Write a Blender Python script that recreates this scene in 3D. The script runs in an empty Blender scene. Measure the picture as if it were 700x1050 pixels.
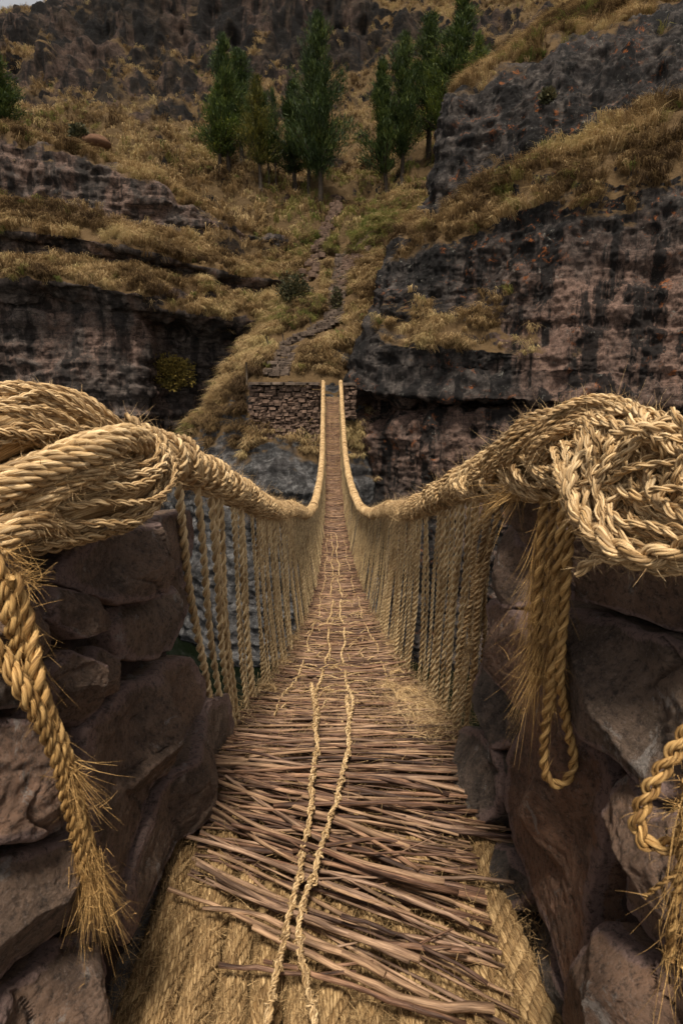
import bpy, math, random
import numpy as np
from mathutils import Vector
random.seed(7); rng = np.random.default_rng(11)
scene = bpy.context.scene
col = scene.collection
R_ = math.radians
# ------------------------------------------------------------------ camera
F_PX, CX, CY = 600.0, 350.0, 525.0          # focal length in pixels of the 700x1050 photograph
PITCH = math.atan(135 / 600.0)
CAM = np.array([0.0, 0.0, 1.5])
FWD = np.array([0, math.cos(PITCH), -math.sin(PITCH)])
UPV = np.array([0, math.sin(PITCH), math.cos(PITCH)])
RGT = np.array([1.0, 0, 0])
def ray(px, py):
    return RGT * ((px - CX) / F_PX) + FWD + UPV * ((CY - py) / F_PX)
def at(px, py, Y):
    d = ray(px, py); return CAM + d * (Y / d[1])
def at_d(px, py, t):
    return CAM + ray(px, py) * t
def at_wall(px, py, side, x0=0.555, lean=0.05):
    # side -1 left wall, +1 right wall; plane |x| = x0 + lean*z
    d = ray(px, py)
    # side*(t dx) = x0 + lean*(1.5 + t dz)
    t = (x0 + lean * CAM[2]) / (side * d[0] - lean * d[2])
    return CAM + d * t
def at_z(px, py, z):
    d = ray(px, py); return CAM + d * ((z - CAM[2]) / d[2])

cam_d = bpy.data.cameras.new('camera'); cam = bpy.data.objects.new('camera', cam_d); col.objects.link(cam)
cam.location = CAM; cam.rotation_euler = (math.pi / 2 - PITCH, 0, 0)
cam_d.sensor_fit = 'HORIZONTAL'; cam_d.sensor_width = 24.0; cam_d.lens = 24.0 * F_PX / 700.0
cam_d.clip_start = 0.05; cam_d.clip_end = 2000
cam_d.dof.use_dof = True; cam_d.dof.focus_distance = 3.4; cam_d.dof.aperture_fstop = 9.0
scene.camera = cam
# ------------------------------------------------------------------ light
SUN_EL, SUN_AZ = R_(66), R_(184)            # azimuth clockwise from +Y: behind the camera, a little left
w = bpy.data.worlds.new('World'); scene.world = w; w.use_nodes = True
nt = w.node_tree; bg = nt.nodes['Background']
sky = nt.nodes.new('ShaderNodeTexSky'); sky.sky_type = 'NISHITA'; sky.sun_disc = False
sky.sun_elevation = SUN_EL; sky.sun_rotation = SUN_AZ
sky.altitude = 3600; sky.air_density = 0.8; sky.dust_density = 4.0; sky.ozone_density = 1.0
hs = nt.nodes.new('ShaderNodeHueSaturation'); hs.inputs['Saturation'].default_value = .30; hs.inputs['Value'].default_value = 1.0
nt.links.new(sky.outputs[0], hs.inputs['Color'])       # thin cloud takes most of the blue out of the sky
wm = nt.nodes.new('ShaderNodeMix'); wm.data_type = 'RGBA'; wm.blend_type = 'MULTIPLY'; wm.inputs[0].default_value = 1
nt.links.new(hs.outputs[0], wm.inputs[6]); wm.inputs[7].default_value = (1.0, .93, .82, 1)
nt.links.new(wm.outputs[2], bg.inputs[0]); bg.inputs[1].default_value = 0.066
sd = bpy.data.lights.new('sun', 'SUN'); sd.energy = 1.5; sd.angle = R_(10); sd.color = (1, .93, .82)
so = bpy.data.objects.new('sun', sd); col.objects.link(so)
sv = Vector((math.sin(SUN_AZ) * math.cos(SUN_EL), math.cos(SUN_AZ) * math.cos(SUN_EL), math.sin(SUN_EL)))
so.rotation_euler = sv.to_track_quat('Z', 'Y').to_euler(); so.location = (0, -10, 30)
scene.view_settings.view_transform = 'Standard'; scene.view_settings.look = 'None'
scene.view_settings.gamma = 1; scene.view_settings.exposure = 2.0
scene.render.engine = 'CYCLES'
scene.cycles.max_bounces = 5; scene.cycles.diffuse_bounces = 3; scene.cycles.use_denoising = True
# ------------------------------------------------------------------ noise
_perm = np.random.default_rng(3).permutation(256); _perm = np.concatenate([_perm, _perm, _perm])
_g = np.random.default_rng(4).normal(size=(256, 3)); _g /= np.linalg.norm(_g, axis=1)[:, None]
def pnoise(P):
    P = np.asarray(P, float); I = np.floor(P).astype(int); f = P - I; I &= 255
    u = f * f * f * (f * (f * 6 - 15) + 10); out = 0
    for dx in (0, 1):
        wx = u[:, 0] if dx else 1 - u[:, 0]
        for dy in (0, 1):
            wy = u[:, 1] if dy else 1 - u[:, 1]
            for dz in (0, 1):
                wz = u[:, 2] if dz else 1 - u[:, 2]
                h = _perm[_perm[_perm[(I[:, 0] + dx) & 255] + ((I[:, 1] + dy) & 255)] + ((I[:, 2] + dz) & 255)]
                out = out + wx * wy * wz * np.einsum('ij,ij->i', _g[h], f - np.array([dx, dy, dz]))
    return out * 1.4
def fbm(P, o=4):
    P = np.asarray(P, float); a, s = 1.0, 0
    for i in range(o):
        s = s + a * pnoise(P * 2 ** i + 17.3 * i); a *= .5
    return s
def ridged(P, o=4):
    P = np.asarray(P, float); a, s = 1.0, 0
    for i in range(o):
        s = s + a * (1 - 2 * np.abs(pnoise(P * 2 ** i + 31.7 * i))); a *= .5
    return s * .5
def norm(a):
    return a / np.maximum(np.linalg.norm(a, axis=-1, keepdims=True), 1e-9)
# ------------------------------------------------------------------ mesh helpers
class MB:
    def __init__(s): s.V = []; s.F = []; s.n = 0; s.at = {}
    def add(s, V, F, **at):
        V = np.asarray(V, float).reshape(-1, 3)
        s.V.append(V); s.F.append([np.asarray(f) + s.n for f in (F if isinstance(F, (list, tuple)) else [F])]); s.n += len(V)
        for k, v in at.items():
            v = np.asarray(v, float)
            if v.ndim == 0: v = np.full(len(V), float(v))
            s.at.setdefault(k, []).append(v)
    def build(s, name, mat, parent=None, smooth=True):
        V = np.concatenate(s.V); loops = []; tot = []
        for fl in s.F:
            for f in fl:
                if len(f): loops.append(f.ravel()); tot.append(np.full(len(f), f.shape[1]))
        return mk(name, V, np.concatenate(loops), np.concatenate(tot), {k: np.concatenate(v) for k, v in s.at.items()}, mat, parent, smooth)
def mk(name, V, loops, tot, at, mat, parent=None, smooth=True):
    me = bpy.data.meshes.new(name)
    me.vertices.add(len(V)); me.vertices.foreach_set('co', np.asarray(V, np.float32).ravel())
    me.loops.add(len(loops)); me.loops.foreach_set('vertex_index', loops.astype(np.int32))
    me.polygons.add(len(tot)); st = np.concatenate([[0], np.cumsum(tot)[:-1]])
    me.polygons.foreach_set('loop_start', st.astype(np.int32))
    me.polygons.foreach_set('use_smooth', np.full(len(tot), smooth))
    for k, v in at.items():
        if v.ndim == 2:
            a = me.attributes.new(k, 'FLOAT_VECTOR', 'POINT'); a.data.foreach_set('vector', v.astype(np.float32).ravel())
        else:
            a = me.attributes.new(k, 'FLOAT', 'POINT'); a.data.foreach_set('value', v.astype(np.float32))
    me.update(calc_edges=True); me.validate()
    me.materials.append(mat)
    o = bpy.data.objects.new(name, me); col.objects.link(o)
    if parent is not None: o.parent = parent
    return o
def tag(o, label=None, cat=None, group=None, kind=None):
    if label: o['label'] = label
    if cat: o['category'] = cat
    if group: o['group'] = group
    if kind: o['kind'] = kind
    return o
def thing(name, label, cat, group=None, loc=(0, 0, 0)):
    o = bpy.data.objects.new(name, None); col.objects.link(o); o.location = loc
    return tag(o, label, cat, group)
def grid_faces(nu, nv, wrap=False):
    i = np.arange(nu - 1)[:, None] * nv; j = np.arange(nv if wrap else nv - 1)[None, :]
    j2 = (j + 1) % nv
    return np.stack([i + j, i + nv + j, i + nv + j2, i + j2], -1).reshape(-1, 4)
# ------------------------------------------------------------------ ropes
def smooth_path(pts, n=None, step=None):
    P = np.asarray(pts, float)
    if len(P) > 2:                            # Catmull-Rom
        Q = np.concatenate([[2 * P[0] - P[1]], P, [2 * P[-1] - P[-2]]]); out = []
        for i in range(1, len(Q) - 2):
            t = np.linspace(0, 1, 24, endpoint=False)[:, None]
            a, b, c, d = Q[i - 1], Q[i], Q[i + 1], Q[i + 2]
            out.append(.5 * (2 * b + (c - a) * t + (2 * a - 5 * b + 4 * c - d) * t ** 2 + (3 * b - a - 3 * c + d) * t ** 3))
        P = np.concatenate(out + [P[-1:]])
    return resample(P, n, step)
def resample(P, n=None, step=None):
    L = np.concatenate([[0], np.cumsum(np.linalg.norm(np.diff(P[:, :3], axis=0), axis=1))])
    if n is None: n = max(4, int(L[-1] / step) + 1)
    s = np.linspace(0, L[-1], n)
    return np.stack([np.interp(s, L, P[:, k]) for k in range(P.shape[1])], 1)
def arclen(P): return np.concatenate([[0], np.cumsum(np.linalg.norm(np.diff(P, axis=0), axis=1))])
def frames(P):
    T = norm(np.gradient(P, axis=0)); N = np.zeros_like(T)
    r = np.array([0, 0, 1.0]) if abs(T[0][2]) < .9 else np.array([1.0, 0, 0])
    n = r - T[0] * r.dot(T[0]); n /= np.linalg.norm(n)
    for i in range(len(P)):
        n = n - T[i] * n.dot(T[i]); n /= max(1e-9, np.linalg.norm(n)); N[i] = n
    return T, N, np.cross(T, N)
def tube(mb, P, r, sides=6, ref=None, tint=None, cap=True):
    P = np.asarray(P, float); n = len(P); r = np.broadcast_to(np.asarray(r, float), (n,))
    if ref is None: T, N, B = frames(P)
    else:
        T = norm(np.gradient(P, axis=0)); N = norm(ref - T * (ref * T).sum(1)[:, None]); B = np.cross(T, N)
    a = np.arange(sides) * 2 * math.pi / sides; ca, sa = np.cos(a), np.sin(a)
    V = P[:, None] + r[:, None, None] * (N[:, None] * ca[None, :, None] + B[:, None] * sa[None, :, None])
    s = arclen(P); off = rng.random(3) * 40
    fib = np.stack([np.broadcast_to(s[:, None], (n, sides)) + off[0], (r[:, None] * ca) + off[1], (r[:, None] * sa) + off[2]], -1)
    F = [grid_faces(n, sides, True)]
    if cap:
        F.append(np.array([np.arange(sides)[::-1]])); F.append(np.array([np.arange(sides) + (n - 1) * sides]))
    mb.add(V, F, fib=fib.reshape(-1, 3), tint=rng.random() if tint is None else tint)
def rope(mb, P, R, ns=3, pitch=.1, sides=6, ppt=9, yarns=0, ypitch=None, fill=1.0, tint=None, ph0=None):
    """twisted rope: ns strands (each of `yarns` yarns) round the path; R may be an array on the resampled path"""
    P = np.asarray(P, float)
    step = (ypitch or pitch) / (6 if yarns else ppt)
    Rr = R if np.ndim(R) else None
    n = max(6, int(arclen(P)[-1] / step) + 1)
    if Rr is not None: Rr = np.interp(np.linspace(0, 1, n), np.linspace(0, 1, len(Rr)), Rr)
    P = resample(P, n)
    Rr = np.full(n, float(R)) if Rr is None else Rr
    T, N, B = frames(P); s = arclen(P); p0 = rng.random() * 6.28 if ph0 is None else ph0
    if ns == 1: sr = 1.0
    else: sr = math.sin(math.pi / ns) / (1 + math.sin(math.pi / ns))
    wob = 1 + .06 * np.sin(s / pitch * 2.3 + p0)
    for k in range(ns):
        a = 2 * math.pi * (s / pitch + k / ns) + p0
        rad = N * np.cos(a)[:, None] + B * np.sin(a)[:, None]
        srr = Rr * sr * 1.06 * fill * wob * (1 + .1 * (rng.random() - .5))
        C = P + rad * (Rr * (1 - sr))[:, None] if ns > 1 else P
        tt = (rng.random() if tint is None else min(1, max(0, tint + .35 * (rng.random() - .5))))
        if not yarns:
            tube(mb, C, srr, sides, rad, tt)
        else:
            T2 = norm(np.gradient(C, axis=0)); N2 = norm(rad - T2 * (rad * T2).sum(1)[:, None]); B2 = np.cross(T2, N2)
            yr = math.sin(math.pi / yarns) / (1 + math.sin(math.pi / yarns)); q0 = rng.random() * 6.28
            for j in range(yarns):
                b = -2 * math.pi * (s / (ypitch or pitch * .7) + j / yarns) + q0
                rad2 = N2 * np.cos(b)[:, None] + B2 * np.sin(b)[:, None]
                tube(mb, C + rad2 * (srr * (1 - yr))[:, None], srr * yr * (.86 + .34 * rng.random()), sides, rad2, min(1, max(0, tt + .7 * (rng.random() - .5))))
def bundle(mb, pts, Rs, cord_r, twist=0.0, squash=1.0, ns=2, jitter=.25, ppt=8, extra=1.0, wander=.22):
    """a hank: many cords lying side by side round one thick path"""
    P = smooth_path(pts, step=.012); n = len(P)
    Rr = np.interp(np.linspace(0, 1, n), np.linspace(0, 1, len(Rs)), Rs)
    T, N, B = frames(P); s = arclen(P)
    nc = max(4, int(2 * math.pi * np.mean(Rr) / (2 * cord_r) * extra))
    tube(mb, P, np.maximum(Rr - cord_r * 2.6, .004), 10, N, 0.0)
    for k in range(nc + nc // 2):
        Rk = Rr if k < nc else np.maximum(Rr - cord_r * 1.5, .004)
        a = 2 * math.pi * (k * (1 if k < nc else 2.02) + jitter * rng.random()) / nc + twist * 2 * math.pi * s + wander * np.sin(s * (6 + 9 * rng.random()) + rng.random() * 6) + .4 * wander * np.sin(s * (22 + 20 * rng.random()) + rng.random() * 6)
        lift = 1 + .09 * np.sin(s * (9 + 12 * rng.random()) + rng.random() * 6) + .16 * rng.random()
        C = P + (N * np.cos(a)[:, None] * squash + B * np.sin(a)[:, None]) * (Rk * lift)[:, None]
        C = C + .004 * np.stack([fbm(C * 16 + k, 2), fbm(C * 16 + k + 30, 2), fbm(C * 16 + k + 60, 2)], 1)
        rope(mb, C, cord_r * (0.75 + .5 * rng.random()), ns, cord_r * (5 + 3 * rng.random()), 5, ppt, yarns=3, ypitch=cord_r * 4.2, tint=.1 + .8 * rng.random())
def ribbons(mb, P0, D, L, width, curl=.5, segs=3, grav=.0, tint=None):
    """thin loose fibres: start points P0, unit directions D, lengths L"""
    P0 = np.asarray(P0); n = len(P0)
    if n == 0: return
    L = np.broadcast_to(L, (n,)); W = norm(np.cross(D, rng.normal(size=(n, 3)))); C = rng.normal(size=(n, 3)) * curl
    t = np.linspace(0, 1, segs + 1)
    Vs = []
    for tt in t:
        c = P0 + (D * tt + C * tt * tt * .6 + np.array([0, 0, -grav]) * tt * tt) * L[:, None]
        ww = width * (1 - .85 * tt)
        Vs += [c - W * ww / 2, c + W * ww / 2]
    V = np.stack(Vs, 1)
    base = np.arange(n)[:, None] * (2 * (segs + 1))
    F = np.concatenate([np.stack([base[:, 0] + 2 * k, base[:, 0] + 2 * k + 1, base[:, 0] + 2 * k + 3, base[:, 0] + 2 * k + 2], 1) for k in range(segs)])
    tn = rng.random(n) if tint is None else np.full(n, tint)
    mb.add(V.reshape(-1, 3), [F], fib=V.reshape(-1, 3) * 1.0, tint=np.repeat(tn, 2 * (segs + 1)))
def fuzz(mb, n, L=(.01, .04), width=.0011, along=.6, curl=.5, grav=.1, sel=None):
    """stray fibres standing off whatever is already in mb"""
    V = np.concatenate(mb.V)
    idx = rng.integers(0, len(V), n) if sel is None else rng.choice(np.nonzero(sel(V))[0], n)
    d = norm(rng.normal(size=(n, 3)) + np.array([0, 0, .15]))
    ribbons(mb, V[idx], d, L[0] + (L[1] - L[0]) * rng.random(n) ** 2, width, curl, 3, grav)
# ------------------------------------------------------------------ materials
def new_mat(name, rough=.85, spec=.25):
    m = bpy.data.materials.new(name); m.use_nodes = True; t = m.node_tree
    b = t.nodes['Principled BSDF']; b.inputs['Roughness'].default_value = rough
    b.inputs['Specular IOR Level'].default_value = spec
    return m, t, b
def nd(t, typ, **kw):
    n = t.nodes.new(typ)
    for k, v in kw.items(): setattr(n, k, v)
    return n
def attr(t, name, out): n = nd(t, 'ShaderNodeAttribute', attribute_name=name); return n.outputs[out]
def noise_n(t, vec, scale, detail=5, rough=.6, dist=0.0, mapping=None):
    if mapping is not None:
        mp = nd(t, 'ShaderNodeMapping'); mp.inputs['Scale'].default_value = mapping
        t.links.new(vec, mp.inputs['Vector']); vec = mp.outputs[0]
    n = nd(t, 'ShaderNodeTexNoise'); n.inputs['Scale'].default_value = scale; n.inputs['Detail'].default_value = detail
    n.inputs['Roughness'].default_value = rough; n.inputs['Distortion'].default_value = dist
    t.links.new(vec, n.inputs['Vector']); return n.outputs['Fac']
def ramp(t, fac, stops):
    r = nd(t, 'ShaderNodeValToRGB'); e = r.color_ramp.elements
    while len(e) < len(stops): e.new(.5)
    for x, (p, c) in zip(e, stops):
        x.position = p; x.color = (c, c, c, 1) if not isinstance(c, (tuple, list)) else (*c, 1)
    t.links.new(fac, r.inputs[0]); return r.outputs[0]
def mix(t, fac, a, b, mode='MIX'):
    m = nd(t, 'ShaderNodeMix', data_type='RGBA', blend_type=mode)
    for sock, v in ((m.inputs[0], fac), (m.inputs[6], a), (m.inputs[7], b)):
        if isinstance(v, (int, float)): sock.default_value = v
        elif isinstance(v, tuple): sock.default_value = (*v, 1)
        else: t.links.new(v, sock)
    return m.outputs[2]
def mul(t, a, b, op='MULTIPLY'):
    m = nd(t, 'ShaderNodeMath', operation=op)
    for s, v in ((m.inputs[0], a), (m.inputs[1], b)):
        if isinstance(v, (int, float)): s.default_value = v
        else: t.links.new(v, s)
    return m.outputs[0]
def bump(t, b, h, strength, dist):
    n = nd(t, 'ShaderNodeBump'); n.inputs['Strength'].default_value = strength; n.inputs['Distance'].default_value = dist
    t.links.new(h, n.inputs['Height']); t.links.new(n.outputs[0], b.inputs['Normal'])
def fibre_mat(name, dark, mid, light, sl=18, sa=420, bs=.9, rough=.75):
    m, t, b = new_mat(name, rough, .2)
    fib = attr(t, 'fib', 'Vector'); tint = attr(t, 'tint', 'Fac')
    n1 = noise_n(t, fib, 1, 3, .65, 0, (sl, sa, sa)); n2 = noise_n(t, fib, 1, 2, .5, 0, (5, 25, 25))
    c = ramp(t, n1, [(.32, dark), (.50, mid), (.68, light)])
    c2 = mix(t, mul(t, tint, .65), c, ramp(t, n1, [(.3, mid), (.62, light)]))
    c3 = mix(t, ramp(t, n2, [(.35, .7), (.58, 0.0)]), c2, dark, 'MIX')
    t.links.new(c3, b.inputs['Base Color']); bump(t, b, n1, bs, .003)
    return m
M_straw = fibre_mat('straw rope', (.10, .047, .015), (.46, .282, .116), (.86, .64, .37), 14, 360, 1.0, .62)
M_straw_lifted = fibre_mat('straw cord brightened against shade', (.15, .078, .027), (.58, .385, .175), (.90, .70, .42), 14, 360, 1.0, .62)  # lighter copy of the straw rope; brightens the shaded hangers through colour
M_straw_orange = fibre_mat('straw rope weathered orange', (.10, .046, .013), (.41, .225, .072), (.70, .45, .18), 14, 360, 1.0, .62)
M_straw_dull = fibre_mat('straw matting', (.075, .038, .014), (.28, .165, .066), (.60, .41, .20), 14, 360, 1.0, .7)
def twig_hues(m):      # grey, red-brown and fresh tan sticks side by side
    t = m.node_tree; b = t.nodes['Principled BSDF']; src = b.inputs['Base Color'].links[0].from_socket
    k = ramp(t, attr(t, 'tint', 'Fac'), [(0, (.42, .40, .42)), (.18, (.78, .68, .62)), (.40, (.98, .90, .82)), (.62, (.90, .92, .94)), (1, (1.0, .98, .88))])
    t.links.new(mix(t, 1.0, src, k, 'MULTIPLY'), b.inputs['Base Color']); return m
M_twig = fibre_mat('twig bark', (.026, .015, .011), (.175, .096, .060), (.48, .305, .195), 11, 200, 1.0, .6)
twig_hues(M_twig)
def rock_mat(name, darks, mids, pale, pink=.4, streak=.8, lich=.3, orange=0.0, sc=1.0, soil=(.066, .041, .019), bstr=1.0, bdist=.15, zones=False, crk=.5, strk=.6):
    m, t, b = new_mat(name, .9, .12)
    geo = nd(t, 'ShaderNodeNewGeometry').outputs['Position']
    sn = nd(t, 'ShaderNodeSeparateXYZ'); t.links.new(nd(t, 'ShaderNodeNewGeometry').outputs['Normal'], sn.inputs[0])
    g = mul(t, attr(t, 'g', 'Fac'), ramp(t, sn.outputs[2], [(.12, 0.0), (.38, 1.0)]))
    big = noise_n(t, geo, .22 * sc, 6, .62, .6); med = noise_n(t, geo, 1.3 * sc, 10, .74, .3); fine = noise_n(t, geo, 5 * sc, 10, .8)
    strat = noise_n(t, geo, 1.0 * sc, 7, .62, .25, (.14, .14, 2.0))
    c = ramp(t, med, [(.36, darks), (.5, mids), (.64, pale)])
    pv = noise_n(t, geo, 1.0 * sc, 7, .66, .3, (.55, .55, .16))
    pf = mul(t, ramp(t, pv, [(.46, 0.0), (.54, 1.0)]), ramp(t, big, [(.40, 0.0), (.52, 1.0)]))
    if zones:      # tan-pink fresh rock low on the right and under the ledge, dark weathered rock elsewhere
        sp = nd(t, 'ShaderNodeSeparateXYZ'); t.links.new(geo, sp.inputs[0])
        wob = mul(t, mul(t, big, -.5, 'ADD'), 14.0)
        zx = mul(t, sp.outputs[0], wob, 'ADD'); zz = mul(t, sp.outputs[2], mul(t, wob, .5), 'ADD')
        def mr(v, a, b):
            m_ = nd(t, 'ShaderNodeMapRange'); t.links.new(v, m_.inputs[0]); m_.inputs[1].default_value = a; m_.inputs[2].default_value = b; return m_.outputs[0]
        zone = mul(t, mul(t, mr(zx, 6.5, 9.5), mr(zz, 9.0, 6.0)), mul(t, mr(sp.outputs[2], .9, .2), mr(sp.outputs[2], -5.5, -3.0)), 'MAXIMUM')
        pf = mul(t, mul(t, mul(t, pf, .45), .6, 'ADD'), mul(t, zone, .95))
    c = mix(t, mul(t, pf, pink), c, ramp(t, fine, [(.35, (.075, .045, .033)), (.62, (.21, .132, .100))]))
    st = noise_n(t, geo, 1.0 * sc, 8, .66, .25, (.9, .9, .06))
    c = mix(t, mul(t, ramp(t, st, [(.50, 0.0), (.55, 1.0)]), streak), c, (.010, .009, .0085))
    c = mix(t, ramp(t, strat, [(.465, 0.0), (.485, strk), (.496, .0)]), c, (.008, .007, .0065))
    c = mix(t, ramp(t, med, [(.487, 0.0), (.50, crk), (.511, .0)]), c, (.010, .009, .008))
    li = noise_n(t, geo, 3.0 * sc, 9, .8, .6)
    c = mix(t, mul(t, ramp(t, li, [(.60, 0.0), (.65, 1.0)]), lich), c, (.24, .225, .19))
    if orange:
        og = noise_n(t, geo, 2.2 * sc, 8, .75, .5); om = noise_n(t, geo, .3, 3, .5)
        c = mix(t, mul(t, mul(t, ramp(t, og, [(.57, 0.0), (.63, 1.0)]), ramp(t, om, [(.48, 0.0), (.58, 1.0)])), orange), c, (.24, .075, .02))
    c = mix(t, ramp(t, fine, [(.36, .5), (.52, 0.0)]), c, (.014, .012, .011))
    so_ = mix(t, fine, soil, tuple(min(1, v * 2.0) for v in soil))
    gn = mul(t, g, mul(t, mul(t, fine, .9), .5, 'ADD'))
    c = mix(t, ramp(t, gn, [(.35, 0.0), (.55, 1.0)]), c, so_)
    t.links.new(c, b.inputs['Base Color'])
    h = mul(t, mul(t, mul(t, med, 1.0), mul(t, fine, .7), 'ADD'), mul(t, strat, .5), 'ADD')
    bump(t, b, h, bstr, bdist)
    return m
M_cliff_r = rock_mat('dark streaked cliff rock', (.012, .0105, .010), (.034, .028, .025), (.085, .070, .060), 1.0, .93, .7, .8, zones=True)
M_cliff_l = rock_mat('grey brown cliff rock', (.016, .013, .012), (.064, .049, .041), (.13, .102, .086), .7, .75, .3, .0, strk=.9, crk=.3)
M_spur = rock_mat('blue grey cliff rock', (.022, .021, .021), (.068, .065, .064), (.17, .162, .155), .05, .5, .35, .0, 1.4)
M_mount = rock_mat('far mountain rock', (.007, .006, .005), (.023, .017, .0125), (.062, .043, .029), .4, .9, .06, .0, .30, (.085, .054, .025), 1.0, .9)
def attr_mat(name, stops, rough=.8, spec=.15, trans=0.0, objcol=False):
    m, t, b = new_mat(name, rough, spec)
    c = ramp(t, attr(t, 'tint', 'Fac'), stops)
    if objcol: c = mix(t, 1.0, c, nd(t, 'ShaderNodeObjectInfo').outputs['Color'], 'MULTIPLY')   # each tree has its own green
    t.links.new(c, b.inputs['Base Color'])
    if trans:
        tr = nd(t, 'ShaderNodeBsdfTranslucent'); t.links.new(c, tr.inputs[0]); ms = nd(t, 'ShaderNodeMixShader'); ms.inputs[0].default_value = trans
        t.links.new(b.outputs[0], ms.inputs[1]); t.links.new(tr.outputs[0], ms.inputs[2]); t.links.new(ms.outputs[0], t.nodes['Material Output'].inputs[0])
    return m
M_grass = attr_mat('dry bunch grass', [(0, (.055, .033, .017)), (.3, (.135, .085, .040)), (.6, (.29, .188, .084)), (.85, (.54, .39, .20)), (.93, (.20, .175, .05)), (1, (.10, .125, .03))], .8, .1, .25)
M_leaf = attr_mat('dark green needles', [(0, (.009, .017, .005)), (.4, (.030, .047, .011)), (.8, (.085, .106, .022)), (1, (.19, .18, .04))], .6, .2, .3, True)
M_leaf_y = attr_mat('yellow green shrub leaves', [(0, (.06, .05, .012)), (.5, (.17, .12, .025)), (1, (.30, .21, .05))], .7, .2, .2)
M_leaf_d = attr_mat('dull olive shrub leaves', [(0, (.018, .02, .010)), (.5, (.045, .045, .02)), (1, (.10, .08, .035))], .7, .2, .2)
def simple_rock(name, a, bcol, sc=8, bd=.01):
    m, t, b = new_mat(name, .9, .15); geo = nd(t, 'ShaderNodeNewGeometry').outputs['Position']
    n = noise_n(t, geo, sc, 8, .7); t.links.new(ramp(t, n, [(.3, a), (.7, bcol)]), b.inputs['Base Color']); bump(t, b, n, .8, bd); return m
M_trunk = simple_rock('tree trunk bark', (.018, .013, .010), (.055, .042, .030), 6, .03)
M_wood = simple_rock('weathered post wood', (.05, .035, .025), (.13, .10, .07), 10, .01)
M_mason = simple_rock('rough masonry stone', (.030, .020, .015), (.185, .118, .083), 4, .06)
M_step = simple_rock('pale worn step stone', (.020, .015, .012), (.16, .115, .085), 4, .05)
M_boulder = simple_rock('brown boulder', (.07, .035, .02), (.15, .08, .045), 2, .05)
M_ground = simple_rock('rubble ground', (.045, .038, .034), (.21, .18, .155), 26, .015)
M_mortar = simple_rock('dark wall core', (.025, .018, .015), (.09, .06, .05), 12, .03)
def stone_mat():
    m, t, b = new_mat('wall stone', .75, .3)
    geo = nd(t, 'ShaderNodeNewGeometry').outputs['Position']; tint = attr(t, 'tint', 'Fac'); edge = attr(t, 'edge', 'Fac')
    big = noise_n(t, geo, 3.2, 8, .68, .5); med = noise_n(t, geo, 11, 10, .76, .3); fine = noise_n(t, geo, 60, 8, .8)
    base = ramp(t, tint, [(0, (.13, .115, .100)), (.25, (.26, .175, .120)), (.6, (.34, .205, .132)), (1, (.36, .185, .110))])
    c = mix(t, ramp(t, big, [(.42, .65), (.56, 0.0)]), base, (.045, .033, .027))
    c = mix(t, ramp(t, med, [(.47, 0.0), (.60, .9)]), c, mix(t, .5, base, (.32, .215, .155)))
    eg = mul(t, edge, mul(t, med, 2.0))
    c = mix(t, ramp(t, eg, [(.50, 0.0), (.66, .9)]), c, (.36, .235, .20))
    li = noise_n(t, geo, 7, 8, .78, .9)
    c = mix(t, ramp(t, li, [(.585, 0.0), (.625, .75)]), c, (.40, .35, .31))
    c = mix(t, ramp(t, fine, [(.38, .75), (.51, 0.0)]), c, (.03, .022, .018))
    c = mix(t, ramp(t, noise_n(t, geo, 140, 4, .7), [(.55, 0.0), (.68, .5)]), c, (.36, .27, .22))
    t.links.new(c, b.inputs['Base Color'])
    bump(t, b, mul(t, mul(t, med, .8), mul(t, fine, 1.4), 'ADD'), 1.0, .028)
    return m
M_stone = stone_mat()
M_water, t_, b_ = new_mat('river water', .08, .5); b_.inputs['Base Color'].default_value = (.0028, .0042, .0018, 1)
bump(t_, b_, noise_n(t_, nd(t_, 'ShaderNodeNewGeometry').outputs['Position'], 1.3, 4), .25, .1)
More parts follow.
